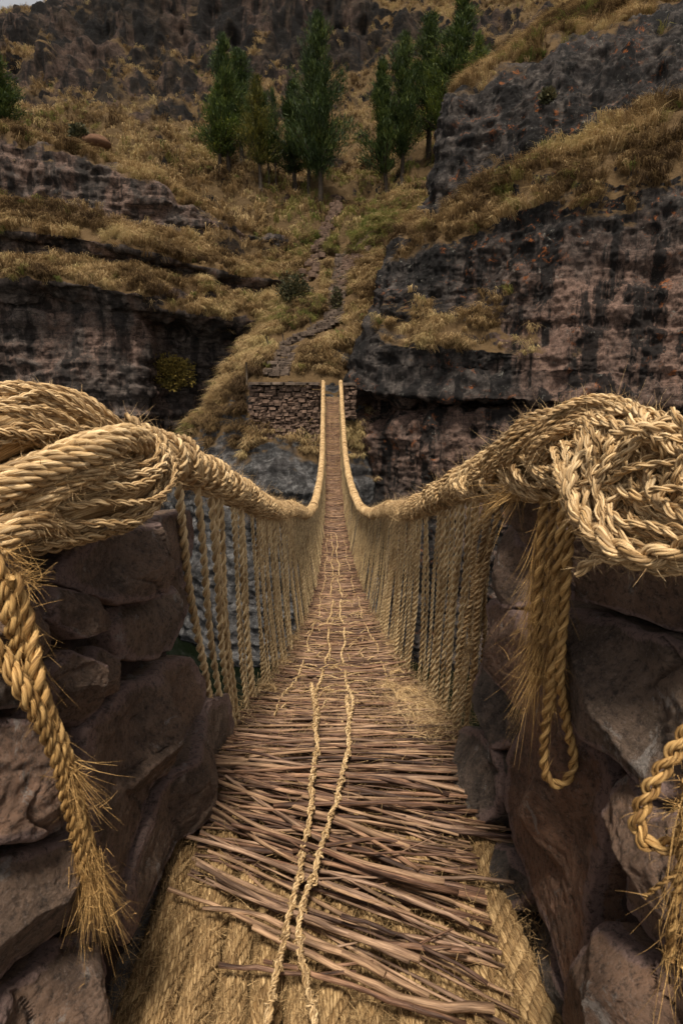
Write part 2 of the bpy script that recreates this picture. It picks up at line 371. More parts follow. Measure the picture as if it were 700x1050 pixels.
# ------------------------------------------------------------------ canyon: lofted terrain sheets
def sheet(name, cols, mat, res=1.35, amp=.5, scl=3.5, gdef=None, smooth=3, strata=.5, kind='structure', fine=1.1, vert=0.0):
    C = np.array([[[*at(n[0], n[1], n[2]), (n[3] if len(n) > 3 else (gdef[i] if gdef else 0))] for i, n in enumerate(c)] for c in cols])
    px = np.array([[[n[0], n[1], n[2] * 2.5] for n in c] for c in cols], float)
    lu = np.linalg.norm(np.diff(px, axis=0), axis=2).mean(1); lv = np.linalg.norm(np.diff(px, axis=1), axis=2).mean(0)
    su = np.concatenate([np.linspace(i, i + 1, max(2, int(l / res)), endpoint=False) for i, l in enumerate(lu)] + [[len(lu)]])
    sv_ = np.concatenate([np.linspace(i, i + 1, max(3, int(l / res)), endpoint=False) for i, l in enumerate(lv)] + [[len(lv)]])
    iu = np.minimum(su.astype(int), len(lu) - 1); fu = (su - iu)[:, None, None]
    A = C[iu] * (1 - fu) + C[iu + 1] * fu
    iv = np.minimum(sv_.astype(int), len(lv) - 1); fv = (sv_ - iv)[None, :, None]
    G = A[:, iv] * (1 - fv) + A[:, iv + 1] * fv
    for _ in range(smooth):
        G[1:-1] = .25 * G[:-2] + .5 * G[1:-1] + .25 * G[2:]
        G[:, 1:-1] = .25 * G[:, :-2] + .5 * G[:, 1:-1] + .25 * G[:, 2:]
    nu, nv = G.shape[:2]
    P = G[..., :3]; g = G[..., 3].ravel()
    def nrm(P):
        n = norm(np.cross(np.gradient(P, axis=0), np.gradient(P, axis=1))); return n
    N = nrm(P); s = -1 if (N * (P - CAM)).sum(-1).mean() > 0 else 1
    N = N * s
    for _ in range(12):
        N[1:-1] = .25 * N[:-2] + .5 * N[1:-1] + .25 * N[2:]; N[:, 1:-1] = .25 * N[:, :-2] + .5 * N[:, 1:-1] + .25 * N[:, 2:]
    N = norm(N); Pf = P.reshape(-1, 3); Nf = N.reshape(-1, 3)
    q = Pf / scl
    gg = g + .45 * fbm(q * 1.7 + 9, 3); gg = np.clip(gg, 0, 1)
    d = amp * (.9 * fbm(q, 3) + .55 * ridged(q * np.array([2.1, 2.1, 2.6]) + 5, 4) - .25)
    st = ridged(np.stack([q[:, 0] * .35, q[:, 1] * .35, q[:, 2] * 3.2], 1) + 2.2, 4)
    d = d + amp * strata * (.5 * (st - .3) + .38 * np.tanh(7 * pnoise(np.stack([q[:, 0] * .45, q[:, 1] * .45, q[:, 2] * 3.4], 1) + 7.7)) + .30 * np.tanh(6 * pnoise(q * np.array([2.6, 2.6, 2.0]) + 3.3))) * (1 - .7 * gg)
    if vert: d = d + amp * vert * (ridged(q * np.array([2.4, 2.4, .55]) + 1.1, 4) - .3 + .4 * np.tanh(5 * pnoise(q * np.array([3.1, 3.1, .6]) + 8))) * (1 - .5 * gg)
    d = d + fine * amp * .22 * (.6 * fbm(q * 9, 4) + .6 * (ridged(q * 13 + 3, 3) - .3)) * (1 - .5 * gg)
    Pf = Pf + Nf * d[:, None]
    F = grid_faces(nu, nv)
    if s < 0: F = F[:, ::-1]
    # after displacement: keep grass off near-vertical or overhanging faces unless it hangs from a lip
    N3 = nrm(Pf.reshape(nu, nv, 3)).reshape(-1, 3) * s
    mb = MB(); mb.add(Pf, [F], g=gg)
    o = mb.build(name, mat); o['kind'] = kind
    return dict(o=o, P=Pf.reshape(nu, nv, 3), N=N3.reshape(nu, nv, 3), g=gg.reshape(nu, nv), F=F)
B_ = [0, .25, .9, 1, 1, .9, .55, .25, .1, .1, .9, 1]
bgc = []
for x, ys in ((-260, (190, 150, 130, 112, 95, 70, 40, 25, 18)), (-120, (190, 150, 128, 112, 96, 80, 60, 42, 36)), (0, (190, 142, 124, 110, 92, 70, 50, 31, 24)), (70, (200, 155, 134, 118, 98, 66, 36, 12, 6)),
              (150, (230, 172, 146, 128, 108, 75, 40, -14, -45)), (230, (270, 190, 155, 130, 103, 72, 40, -30, -45)), (300, (300, 205, 162, 135, 105, 76, 45, -30, -45)),
              (355, (300, 208, 168, 138, 105, 75, 40, -30, -45)), (400, (290, 200, 155, 125, 98, 66, 34, 12, -45)), (450, (270, 185, 135, 105, 82, 56, 30, 8, -45)),
              (520, (250, 170, 125, 95, 75, 50, 25, 5, -45)), (640, (250, 160, 110, 85, 65, 40, 15, -10, -45)), (900, (250, 150, 100, 75, 55, 30, 5, -20, -50))):
    Ys = (47, 62, 80, 96, 106, 113, 119, 125, 185)
    gs = (.8, .95, .92, .60, .46, .40, .22, .18, .8)
    if 380 < x: gs = (.7, .9, .9, .7, .55, .6, .35, .95, 1.)
    bgc.append([(x, y, Y, g_) for y, Y, g_ in zip(ys, Ys, gs)])
BG = sheet('mountain', bgc, M_mount, 1.4, 2.3, 10, None, 4, .25, vert=.9)
Lw = [(740, 0), (560, 0), (425, 0)]
def lcol(x, Y0, ft, lip, s1, lip2, s2, b0, b1, b2, bk, face=0.0, dx=0):
    return [(x, 740, Y0 - 1 + face, 0), (x, 560, Y0 - .5 + face, 0), (x, 425, Y0 + face, 0), (x, ft, Y0 + .9 + face, 0), (x + dx, lip, Y0 - .5, .8), (x + dx, s1 + 2, Y0 + 1.2, .95), (x + dx, s1 - 1, Y0 + 2.3, .3),
            (x + dx, lip2 + 2, Y0 + 2.2, .05), (x + dx, lip2 - 4, Y0 + 1.2, .9), (x + dx, s2, Y0 + 5, .95), (x + dx, b0, Y0 + 6.4, .2), (x + dx, b1, Y0 + 6.5, .0), (x + dx, b2, Y0 + 6.6, .5), (x + dx + 2, b2 - 4, Y0 + 12, .95), (x + dx + 4, bk, Y0 + 22, .9)]
L = sheet('cliff', [lcol(-260, 38, 300, 280, 262, 240, 205, 192, 160, 135, 160), lcol(-100, 38.5, 300, 280, 262, 240, 205, 192, 160, 135, 160), lcol(0, 39, 306, 288, 264, 241, 209, 200, 166, 139, 160),
                    lcol(70, 39.5, 310, 290, 266, 246, 219, 210, 180, 157, 172), lcol(140, 40, 322, 303, 278, 262, 240, 230, 204, 182, 192), lcol(163, 41, 338, 318, 282, 268, 242, 232, 212, 198, 203, 2.4, 4),
                    lcol(210, 42.5, 346, 326, 292, 278, 252, 245, 230, 217, 222, 2.2), lcol(252, 44, 352, 330, 305, 290, 268, 260, 249, 240, 243, 1.4), lcol(305, 46, 350, 325, 306, 292, 274, 266, 259, 252, 252, .8), lcol(340, 47, 350, 325, 306, 292, 274, 266, 259, 252, 252, .8)],
          M_cliff_l, 1.15, .62, 3.0, None, 2, .75, vert=.08)
gC = [0, .0, .12, .75, .95, .9, .95, .9, .9, .9]
SP = sheet('river_bank', [
    [(165, 705, 38), (165, 600, 38), (168, 500, 38.5), (178, 462, 38.5), (222, 405, 38.5), (240, 375, 40), (268, 338, 43.5), (288, 300, 47), (300, 264, 53), (310, 225, 62)],
    [(192, 700, 33), (190, 600, 33.5), (188, 502, 34), (200, 450, 34.5), (245, 395, 35), (262, 370, 37), (285, 335, 41), (300, 300, 46), (312, 258, 52), (322, 222, 62)],
    [(235, 695, 30), (235, 600, 30.5), (245, 492, 31), (252, 445, 33.0), (260, 391, 33.9), (280, 370, 36), (300, 330, 41), (315, 290, 46), (325, 250, 52), (335, 214, 62)],
    [(290, 695, 30), (295, 600, 30.3), (298, 500, 30.6), (300, 445, 33.0), (300, 389, 34), (307, 365, 36), (322, 325, 41), (332, 285, 46), (338, 247, 52), (344, 210, 62)],
    [(345, 695, 30.5), (345, 600, 31), (345, 510, 31.5), (343, 445, 33.2), (340, 391, 34.5), (338, 360, 36.5), (352, 320, 41), (352, 280, 46), (354, 242, 52), (356, 208, 62)],
    [(385, 695, 31), (385, 600, 32), (385, 510, 33), (383, 450, 34), (380, 392, 36), (378, 345, 37.5), (385, 300, 41), (385, 262, 46), (390, 226, 53), (392, 202, 62)],
    [(450, 695, 34), (450, 600, 35), (450, 510, 36), (450, 450, 37), (440, 380, 38.5), (440, 320, 40), (440, 270, 43), (440, 230, 47), (435, 205, 54), (430, 190, 62)]],
    M_spur, 1.2, .45, 2.4, gC, 2, .6)
def rcol(*n): return list(n)
gR = [0, 0, .05, 0, 0, .05, .85, .95, .15, .75, 1, .15, .1, .75, 1, 1]
RC = sheet('cliff', [
    rcol((374, 740, 42), (376, 560, 42), (380, 428, 43), (378, 414, 44), (370, 402, 43), (380, 370, 43), (392, 335, 43), (396, 318, 44), (404, 290, 44.5), (420, 262, 45), (434, 240, 46), (454, 212, 47), (468, 112, 48), (485, 92, 50), (495, 88, 55), (500, 85, 62)),
    rcol((362, 740, 33), (364, 560, 33), (365, 428, 34), (362, 415, 35.5), (352, 402, 33.2), (362, 370, 33.8, .1), (372, 335, 34, .15), (378, 318, 35, .2), (386, 290, 35.5, .1), (398, 266, 36, .4), (415, 240, 37, .6), (440, 214, 38), (456, 112, 40), (472, 92, 42), (482, 86, 52), (488, 82, 62)),
    rcol((400, 740, 31), (402, 560, 31.5), (402, 436, 32), (400, 417, 34.4), (392, 404, 31.3), (392, 374, 32.3), (393, 352, 31.8, .6), (395, 330, 33.4, .6), (400, 297, 33.5, 0), (413, 268, 34, .45), (428, 245, 36.2), (448, 208, 36.6), (466, 106, 38.5), (486, 86, 41), (498, 76, 52), (505, 70, 62)),
    rcol((470, 740, 29.5), (470, 560, 30), (470, 422, 30.5), (470, 415, 33.4), (470, 409, 29.7), (470, 378, 31), (470, 358, 30.3), (470, 328, 32.5), (472, 286, 32.6, 0), (482, 242, 33, .6), (497, 186, 36.3), (502, 170, 36.6), (518, 86, 38.2), (532, 60, 41), (545, 44, 52), (552, 30, 62)),
    rcol((540, 740, 28), (540, 560, 28.5), (540, 420, 29), (540, 414, 31.7), (540, 411, 28.2), (540, 382, 29.3), (540, 362, 29.2, .35), (540, 335, 30, .35), (540, 262, 30.3, 0), (547, 206, 30.8, .7), (557, 156, 34.8), (562, 140, 35.2), (578, 60, 37), (590, 35, 41), (602, 5, 52), (610, -12, 62)),
    rcol((620, 740, 27), (620, 560, 27.5), (620, 422, 28), (620, 419, 30.6), (620, 415, 27.2), (620, 385, 28), (620, 360, 28.2, 0), (620, 335, 28.5, 0), (620, 250, 29, 0), (620, 184, 29.4, .75), (626, 132, 33.6), (632, 114, 34), (642, 38, 36.5), (648, 12, 41), (655, -28, 52), (660, -45, 62)),
    rcol((700, 740, 26), (700, 560, 26.5), (700, 426, 27), (700, 422, 29), (700, 417, 26.3), (700, 385, 27), (700, 360, 27.2, 0), (700, 335, 27.5, 0), (700, 250, 28, 0), (700, 178, 28.4, .7), (702, 106, 32.6), (704, 90, 33), (708, 12, 36), (712, -15, 41), (715, -55, 52), (718, -70, 62)),
    rcol((900, 740, 24), (900, 560, 24.5), (900, 430, 25), (900, 424, 27), (900, 418, 24.5), (900, 385, 25), (900, 360, 25.2, 0), (900, 335, 25.5, 0), (900, 240, 26), (900, 170, 26.5), (900, 70, 30), (900, 55, 31), (900, -20, 34), (900, -50, 40), (900, -90, 52), (900, -100, 62))],
    M_cliff_r, 1.15, .62, 3.0, gR, 2, .34, vert=.5)
tag(BG['o'], 'dark rugged mountainside with dry grass closing the top of the valley', 'mountain')
tag(L['o'], 'grey brown terraced cliff across the river on the left with grass on its ledges', 'cliff')
tag(SP['o'], 'steep grassy bank with blue grey rock foot under the far end of the bridge', 'river bank')
tag(RC['o'], 'massive black streaked overhanging cliff across the river on the right', 'cliff')
SHEETS = [RC, SP, L, BG]
bpy.context.view_layer.update()
def hit(px, py, sheets=SHEETS):
    d = Vector(ray(px, py)).normalized(); best = None
    for s in sheets:
        ok, loc, n, i = s['o'].ray_cast(Vector(CAM), d)
        if ok and (best is None or (loc - Vector(CAM)).length < best[2]): best = (np.array(loc), np.array(n), (loc - Vector(CAM)).length)
    return best
# river and near ground
WZ = -14.2
def plane(name, x0, x1, y0, y1, z, mat):
    mb = MB(); mb.add([(x0, y0, z), (x1, y0, z), (x1, y1, z), (x0, y1, z)], [np.array([[0, 1, 2, 3]])]); return mb.build(name, mat)
tag(plane('river_water', -160, 160, 2.6, 46, WZ, M_water), 'dark green river water far below the bridge', 'river', None, 'structure')
nb = []
for x in np.linspace(-14, 14, 57):
    for (y, z) in [(-8, .6), (-5, .1), (-2, -.12)] + [(yy, -.13) for yy in np.linspace(-1, 2.0, 22)] + [(2.3, -.2), (2.45, -1), (2.6, -4), (3.0, -9), (3.4, -16)]:
        nb.append((x, y, z + (2.2 * min(1, max(0, abs(x) - 1.6)) if y < 2.2 else 0) * (.5 if y > 1 else 1)))
nb = np.array(nb); nb += (.12 * fbm(nb * 1.3, 3) * np.minimum(1, .35 + np.abs(nb[:, 0]) * .4))[:, None] * np.array([.4, .6, .35])
mb = MB(); mb.add(nb, [grid_faces(57, 30)]); o = mb.build('ground', M_ground)
tag(o, 'rubbly near bank under the walls and the bridge head', 'ground', None, 'structure')
# ------------------------------------------------------------------ grass
def grass(name, S, n, size, nbl, wd, label, seed, down=.8, gmin=.45, region=None, cs=.6, green_at=None, cb=.55):
    r = np.random.default_rng(seed)
    P, N, g = S['P'], S['N'], S['g']
    A = np.linalg.norm(np.cross(P[1:, :-1] - P[:-1, :-1], P[:-1, 1:] - P[:-1, :-1]), axis=-1)
    gc = g[:-1, :-1]; nz = N[:-1, :-1, 2]
    clump = np.clip(cb + 1.4 * fbm(P[:-1, :-1].reshape(-1, 3) * cs + seed, 3).reshape(A.shape), .0, 1.6)
    wgt = A * np.clip((gc - gmin) / (1 - gmin), 0, 1) * np.clip(nz * 1.5 + .35, 0.10, 1) * clump
    # favour what faces the viewer
    C = P[:-1, :-1] - CAM; pz = C @ FWD; px = CX + F_PX * C[..., 0] / pz; py = CY - F_PX * (C @ UPV) / pz
    wgt = wgt * ((px > -60) & (px < 760) & (py > -60) & (py < 760))
    if region is not None: wgt = wgt * region(px, py)
    cdf = np.cumsum(wgt.ravel()); k = np.searchsorted(cdf, r.random(n) * cdf[-1])
    i, j = np.unravel_index(k, A.shape)
    a, b = r.random((2, n, 1)); p = P[i, j] * (1 - a) * (1 - b) + P[i + 1, j] * a * (1 - b) + P[i, j + 1] * (1 - a) * b + P[i + 1, j + 1] * a * b
    nn = N[i, j]; dn = nn * 1.0; dn[:, 2] = 0; dn = norm(dn)
    hz = size * (.55 + .9 * r.random(n)) ; hue = np.clip(.52 + .75 * fbm(p * .22 + 3 + seed, 3) + .18 * r.normal(size=n), .02, .88)
    green = r.random(n) < np.clip(.03 + .25 * (pnoise(p * .12 + 50) > .28), 0, 1); hue = np.where(green, .9 + .1 * r.random(n), hue)
    if green_at is not None:
        dg = np.linalg.norm(p - green_at[0], axis=1) / green_at[1]; gsel = r.random(n) < np.clip(1.3 - dg, 0, .9); hue = np.where(gsel, .9 + .1 * r.random(n), hue)
    comb = np.stack([fbm(p * .6 + 70, 2), fbm(p * .6 + 90, 2) - .3, 0 * p[:, 0]], 1)
    # blades
    m = n * nbl; idx = np.repeat(np.arange(n), nbl)
    az = r.random(m) * 6.283; out = np.stack([np.cos(az), np.sin(az), 0 * az], 1) * (.25 + .6 * r.random(m))[:, None] + dn[idx] * down * (.5 + .8 * r.random(m))[:, None] + comb[idx] * .45
    b0 = p[idx] + (r.normal(size=(m, 3)) * np.array([.18, .18, .05])) * hz[idx][:, None] - nn[idx] * .03
    h = hz[idx] * (.5 + .6 * r.random(m)); up = norm(nn[idx] * .45 + np.array([0, 0, 1.0]))
    W = norm(np.cross(out, np.array([0, 0, 1.0])) + .3 * r.normal(size=(m, 3))) * (wd * (.6 + .8 * r.random(m)))[:, None]
    p1 = b0 + up * (h * .62)[:, None] + out * (h * .28)[:, None]
    p2 = b0 + up * (h * .62)[:, None] + out * (h * .95)[:, None] - np.array([0, 0, 1.0]) * (h * (.10 + .35 * r.random(m)))[:, None]
    V = np.stack([b0 - W / 2, b0 + W / 2, p1 + W * .4, p1 - W * .4, p2], 1).reshape(-1, 3)
    base = np.arange(m) * 5
    q = np.stack([base, base + 1, base + 2, base + 3], 1); t3 = np.stack([base + 3, base + 2, base + 4], 1)
    tint = np.clip(hue[idx] + .10 * r.normal(size=m) * (hue[idx] < .88), 0, 1)
    tint = np.where((tint > .86) & (hue[idx] < .88), .86, tint)
    mb = MB(); mb.add(V, [q, t3], tint=np.repeat(tint, 5))
    o = mb.build(name, M_grass, None, False); tag(o, label, 'grass', None, 'stuff'); return o
grass('grass', RC, 11500, .62, 30, .024, 'dry golden grass tufts on the ledges of the right cliff', 1)
grass('grass', L, 11500, .70, 28, .028, 'dry brown grass hanging over the terraces of the left cliff', 2)
PATH = np.array([(283, 386), (298, 352), (322, 340), (345, 328), (347, 305), (350, 285), (352, 262), (352, 240)], float)
def off_path(px, py):
    d = np.full(px.shape, 1e9)
    for a, b in list(zip(PATH[:-1], PATH[1:])) + [(np.array([318., 288.]), np.array([346., 208.]))]:
        ab_ = b - a; t = np.clip(((px - a[0]) * ab_[0] + (py - a[1]) * ab_[1]) / (ab_ @ ab_), 0, 1)
        d = np.minimum(d, np.hypot(px - a[0] - t * ab_[0], (py - 2 - a[1] - t * ab_[1])))
    return (d > np.where(py > 270, 11, 6)) * (1.0 - ((px > 251) & (px < 372) & (py > 386) & (py < 434)))
grass('grass', SP, 9500, .60, 28, .026, 'dry golden grass on the steep bank beside the stone path', 3, .6, region=off_path, green_at=(hit(368, 232)[0], 5.0))
grass('grass', BG, 42000, .85, 14, .055, 'far dry grass on the valley floor and mountainside', 4, .4, .35, cs=.22, cb=.95, region=off_path, green_at=(hit(372, 200)[0], 8.0))
# ------------------------------------------------------------------ trees
def tree_mesh(seed, H, Wd, mat, lo=.16, n=5200, shape='cone', leafL=.34, dens=1.0):
    r = np.random.default_rng(seed); tr = MB(); cr = MB()
    P = np.stack([.12 * np.sin(np.linspace(0, 3, 14) + seed), .12 * np.cos(np.linspace(0, 2.4, 14) + seed), np.linspace(-.4, H * .96, 14)], 1)
    tube(tr, P, np.linspace(H * .011 + .05, .02, 14), 7, None, .5)
    pts, dirs = [], []
    nb_ = int(H * 5.5)
    for k in range(nb_):
        f = lo + (1 - lo) * (k + r.random()) / nb_; z = f * H
        prof = (1 - (f - lo) / (1 - lo)) ** (.5 + .14 * (seed % 4)) * min(1, ((f - lo) / .10) ** .6 + .35)
        ln = Wd * .5 * prof * (.30 + 1.1 * r.random()) + .12
        a = r.random() * 6.283; up = .7 + .9 * r.random() * (f + .35)
        d = np.array([math.cos(a), math.sin(a), up]); d /= np.linalg.norm(d)
        base = np.array([np.interp(z, P[:, 2], P[:, 0]), np.interp(z, P[:, 2], P[:, 1]), z - ln * .3])
        ss = np.linspace(0, 1, 5)[:, None]; B = base + d * ln * 1.15 * ss + np.array([0, 0, .25]) * ln * ss ** 2
        tube(tr, B, np.linspace(.028 + ln * .01, .008, 5), 4, None, .5)
        m = int(n / nb_ * (.4 + prof) * (.5 + r.random()) * dens)
        u = r.random(m) ** .75; q = base + d * ln * 1.15 * u[:, None] + np.array([0, 0, .25]) * ln * (u ** 2)[:, None]
        q = q + r.normal(size=(m, 3)) * (.10 + .16 * ln * .5)
        pts.append(q); dirs.append(norm(d * .7 + np.array([0, 0, .75]) + .38 * r.normal(size=(m, 3))))
    Q = np.concatenate(pts); D = np.concatenate(dirs); m = len(Q)
    Ls = leafL * (.5 + .9 * r.random(m)); W = norm(np.cross(D, r.normal(size=(m, 3)))) * (leafL * .062 * (.6 + .8 * r.random(m)))[:, None]
    V = np.stack([Q, Q + D * (Ls * .5)[:, None] + W, Q + D * Ls[:, None], Q + D * (Ls * .5)[:, None] - W], 1).reshape(-1, 3)
    tint = np.clip(.42 + .35 * fbm(Q * .8 + seed, 2) + .16 * r.normal(size=m), 0, 1)
    cr.add(V, [(np.arange(m) * 4)[:, None] + np.arange(4)], tint=np.repeat(tint, 4))
    a = tr.build('trunk', M_trunk); b = cr.build('crown', mat, None, False); return a, b
def put_tree(px, pb, pt, wpx, variant, label, Y=None):
    if Y is None:
        h = hit(px, pb, [SP, BG, L]); p = h[0]
    else: p = at(px, pb, Y)
    top = at(px, pt, p[1]); H = top[2] - p[2]
    depth = (p - CAM) @ FWD; Wd = wpx / F_PX * depth
    t = thing('pine_tree', label, 'tree', 'dark green trees on the far slope', tuple(p))
    src = VAR[variant]
    Wd *= 1.4
    for s in src:
        c = s.copy(); col.objects.link(c); c.parent = t
    t.scale = (Wd / 4.2, Wd / 4.2, H / 12.0); t.rotation_euler = (0, 0, random.random() * 6.28)
    return t
VAR = [tree_mesh(s, 12.0, 4.2, M_leaf, lo, n, leafL=ll) for s, lo, n, ll in ((1, .20, 17000, .40), (2, .23, 12500, .38), (3, .16, 18000, .42), (5, .27, 7500, .40))]
TREES = [(225, 178, 88, 40, 1, 'light green young tree at the left end of the tree row'),
         (234, 181, 38, 42, 2, 'tall tree at the left end of the row, rising above the light green young one'),
         (249, 166, 52, 42, 0, 'dark tree just right of the tall left pair, standing further back'),
         (266, 193, 80, 34, 1, 'thin brownish green tree in the middle of the tree row'),
         (275, 190, 98, 22, 3, 'sparse slender tree immediately right of the brownish one'),
         (283, 194, 92, 18, 3, 'thinnest tree with a bare lower trunk, in a gap of the row'),
         (302, 194, 84, 42, 2, 'squat very dark tree touching the tallest tree'),
         (318, 200, 55, 34, 0, 'tree half hidden behind the left side of the tallest tree'),
         (327, 213, 22, 46, 0, 'tallest and darkest tree, its trunk beside the top of the path'),
         (396, 198, 62, 38, 2, 'tree with a thin leaning trunk above the green grass right of the path'),
         (411, 187, 40, 40, 0, 'tree with a thick dark trunk above the green grass right of the path'),
         (437, 165, 18, 52, 1, 'broad tree between the green grass and the right cliff'),
         (449, 158, 60, 34, 3, 'lighter young tree directly against the edge of the right cliff'),
         (470, 130, -6, 46, 2, 'tree rising behind the top of the right cliff, reaching the picture top'),
         (487, 112, 32, 26, 3, 'small light tree peeking over the top edge of the right cliff'),
         (2, 148, 56, 44, 0, 'lone bushy green tree on the rim of the left cliff')]
for a in TREES:
    Y = {470: 60.0, 487: 58.0, 449: 60.0, 2: 56.0, 436: 62.0}.get(a[0])
    t = put_tree(*a, Y=Y)
    hue = {225: (1.7, 1.6, 1.2), 266: (1.75, 1.15, .9), 275: (1.2, 1.15, 1), 302: (.5, .55, .55), 327: (.75, .8, .8), 449: (1.7, 1.55, 1.1), 487: (1.8, 1.6, 1.1), 437: (.9, .9, .9)}.get(a[0], (1, 1, 1))
    for c in t.children: c.color = (*hue, 1)
    if a[0] == 396: t.rotation_euler = (.0, -.05, 0)
    if a[0] == 2: t['group'] = 'trees on the rim of the cliff'
for v in VAR:
    for s in v: bpy.data.objects.remove(s, do_unlink=True)
def shrub(px, py, wpx, hpx, mat, label, name='shrub', n=900, seed=1, leaf=.14):
    h = hit(px, py); p = h[0]; depth = (p - CAM) @ FWD; W = wpx / F_PX * depth; H = hpx / F_PX * depth
    r = np.random.default_rng(seed); cr = MB(); st = MB()
    u = norm(r.normal(size=(n, 3))); rad = r.random(n) ** .4
    q = u * rad[:, None] * np.array([W / 2, W * .35, H / 2]) * (1 + .45 * fbm(u * 1.7 + seed, 2))[:, None] + np.array([0, -W * .15, H * .42])
    D = norm(u + r.normal(size=(n, 3)) * .6 + np.array([0, 0, .3])); Ls = leaf * (.6 + .8 * r.random(n)); Wd = norm(np.cross(D, r.normal(size=(n, 3)))) * (Ls * .28)[:, None]
    V = np.stack([q, q + D * (Ls * .5)[:, None] + Wd, q + D * Ls[:, None], q + D * (Ls * .5)[:, None] - Wd], 1).reshape(-1, 3)
    cr.add(V, [(np.arange(n) * 4)[:, None] + np.arange(4)], tint=np.repeat(np.clip(.5 + .5 * fbm(q * 2, 2) + .2 * r.normal(size=n), 0, 1), 4))
    for k in range(7):
        e = q[r.integers(0, n)]; tube(st, np.array([[0, 0, -.2], e * .5 + [0, 0, .05], e]), np.array([.03, .02, .008]), 4, None, .5)
    t = thing(name, label, 'shrub', None, tuple(p))
    cr.build('foliage', mat, t, False); st.build('stem', M_trunk, t); return t
shrub(180, 397, 42, 34, M_leaf_y, 'yellow green shrub growing from the dark recess of the left cliff', n=2200, seed=3, leaf=.2)
shrub(302, 312, 34, 30, M_leaf_d, 'dark olive bush left of the stone stairway', n=1500, seed=4, leaf=.2)
shrub(345, 318, 12, 26, M_leaf_d, 'narrow little bush beside the middle of the stairway', n=500, seed=5, leaf=.16)
shrub(82, 147, 18, 18, M_leaf_d, 'small round bush beside the brown boulder on the left rim', n=900, seed=6, leaf=.3)
shrub(560, 105, 14, 12, M_leaf_d, 'small green bush on the upper terrace of the right cliff', n=500, seed=8, leaf=.18)
# boulder
h = hit(98, 152); bd = thing('boulder', 'lens shaped reddish brown boulder lying on the left rim', 'boulder', None, tuple(h[0]))
u = np.linspace(0, math.pi, 26); v = np.linspace(0, 2 * math.pi, 36, endpoint=False)
dep = (h[0] - CAM) @ FWD; s_ = dep / F_PX
Vb = np.stack([np.outer(np.sin(u), np.cos(v)) * 15 * s_, np.outer(np.sin(u), np.sin(v)) * 13 * s_, np.outer(np.cos(u), np.ones(36)) * 6.5 * s_ + 5 * s_], -1).reshape(-1, 3)
Vb += (fbm(Vb * .9, 4) * .16)[:, None] * norm(Vb - [0, 0, 5 * s_]); mb = MB(); mb.add(Vb, [grid_faces(26, 36, True)]); mb.build('rock', M_boulder, bd)
bpy.context.view_layer.update()
# ------------------------------------------------------------------ masonry helpers (far bank)
def rbox(mb, c, sx, sy, sz, rz=0.0, jit=.12):
    r = rng
    k = np.array([[x, y, z] for x in (-1, -.82, .82, 1) for y in (-1, -.82, .82, 1) for z in (-1, -.82, .82, 1)], float).reshape(4, 4, 4, 3)
    e = (np.abs(k) > .9).sum(-1)
    k = np.where((e >= 2)[..., None], k * (1 - .07 * (e - 1))[..., None], k)
    V = k.reshape(-1, 3) + jit * r.normal(size=(1, 3)) * 0
    V = V * np.array([sx, sy, sz]) / 2; V += jit * np.array([sx, sy, sz]) * .5 * np.stack([pnoise(V * 2.1 / max(sx, sz) + r.random(3) * 50) for _ in range(3)], 1)
    ca, sa = math.cos(rz), math.sin(rz); V = V @ np.array([[ca, sa, 0], [-sa, ca, 0], [0, 0, 1]]) + c
    F = []; I = np.arange(64).reshape(4, 4, 4)
    for ax in range(3):
        for side in (0, 3):
            s = np.take(I, side, axis=ax)
            q = np.stack([s[:-1, :-1], s[1:, :-1], s[1:, 1:], s[:-1, 1:]], -1).reshape(-1, 4)
            F.append(q if (side == 3) == (ax != 1) else q[:, ::-1])
    mb.add(V, [np.concatenate(F)])
def masonry(mb, a, b, z0, z1, thick, sh=.28, sw=.5):
    """irregular coursed stones along the ground line a-b"""
    a, b = np.array(a, float), np.array(b, float); L_ = np.linalg.norm(b - a); d = (b - a) / L_; rz = math.atan2(d[1], d[0]); z = z0
    while z < z1 - .02:
        hh = min(sh * (.7 + .6 * rng.random()), z1 - z); s = 0
        while s < L_ - .02:
            ww = min(sw * (.55 + .9 * rng.random()), L_ - s)
            if L_ - s - ww < .12: ww = L_ - s
            m = a + d * (s + ww / 2); rbox(mb, np.array([m[0], m[1] + .05 * rng.normal(), z + hh / 2 + .03 * rng.normal()]), ww * (.9 + .14 * rng.random()), thick * (.9 + .18 * rng.random()), hh * (.85 + .25 * rng.random()), rz + .06 * rng.normal(), .26)
            s += ww
        z += hh
# far abutment: wall left of the bridge + pillar right of it
ab = thing('stone_abutment', 'rough stone masonry abutment holding the far left end of the bridge', 'abutment')
p0, p1 = at(256, 392, 33.2), at(328, 391, 33.2)
mb = MB(); masonry(mb, (p0[0], 33.35), (p1[0], 33.05), p0[2] - 3.6, p0[2] - .16, 1.1, .17, .30); mb.build('masonry', M_mason, ab, False)
for k in range(6):
    mb = MB(); f0 = k / 6; x = p0[0] + (p1[0] - p0[0]) * (f0 + 1 / 12)
    rbox(mb, np.array([x, 33.3 - .3 * f0, p0[2] - .07 + .02 * rng.random()]), (p1[0] - p0[0]) / 6 * .98, 1.5, .15, .05 * rng.normal(), .1); mb.build('cap_stone', M_step, ab, False)
ab2 = thing('stone_pillar', 'short rough stone pillar holding the far right end of the bridge', 'pillar')
q0, q1 = at(352, 393, 33.0), at(364, 393, 33.2)
mb = MB(); masonry(mb, (q0[0], 33.1), (q1[0], 33.2), q0[2] - 1.9, q0[2] - .12, 1.0, .17, .3); mb.build('masonry', M_mason, ab2, False)
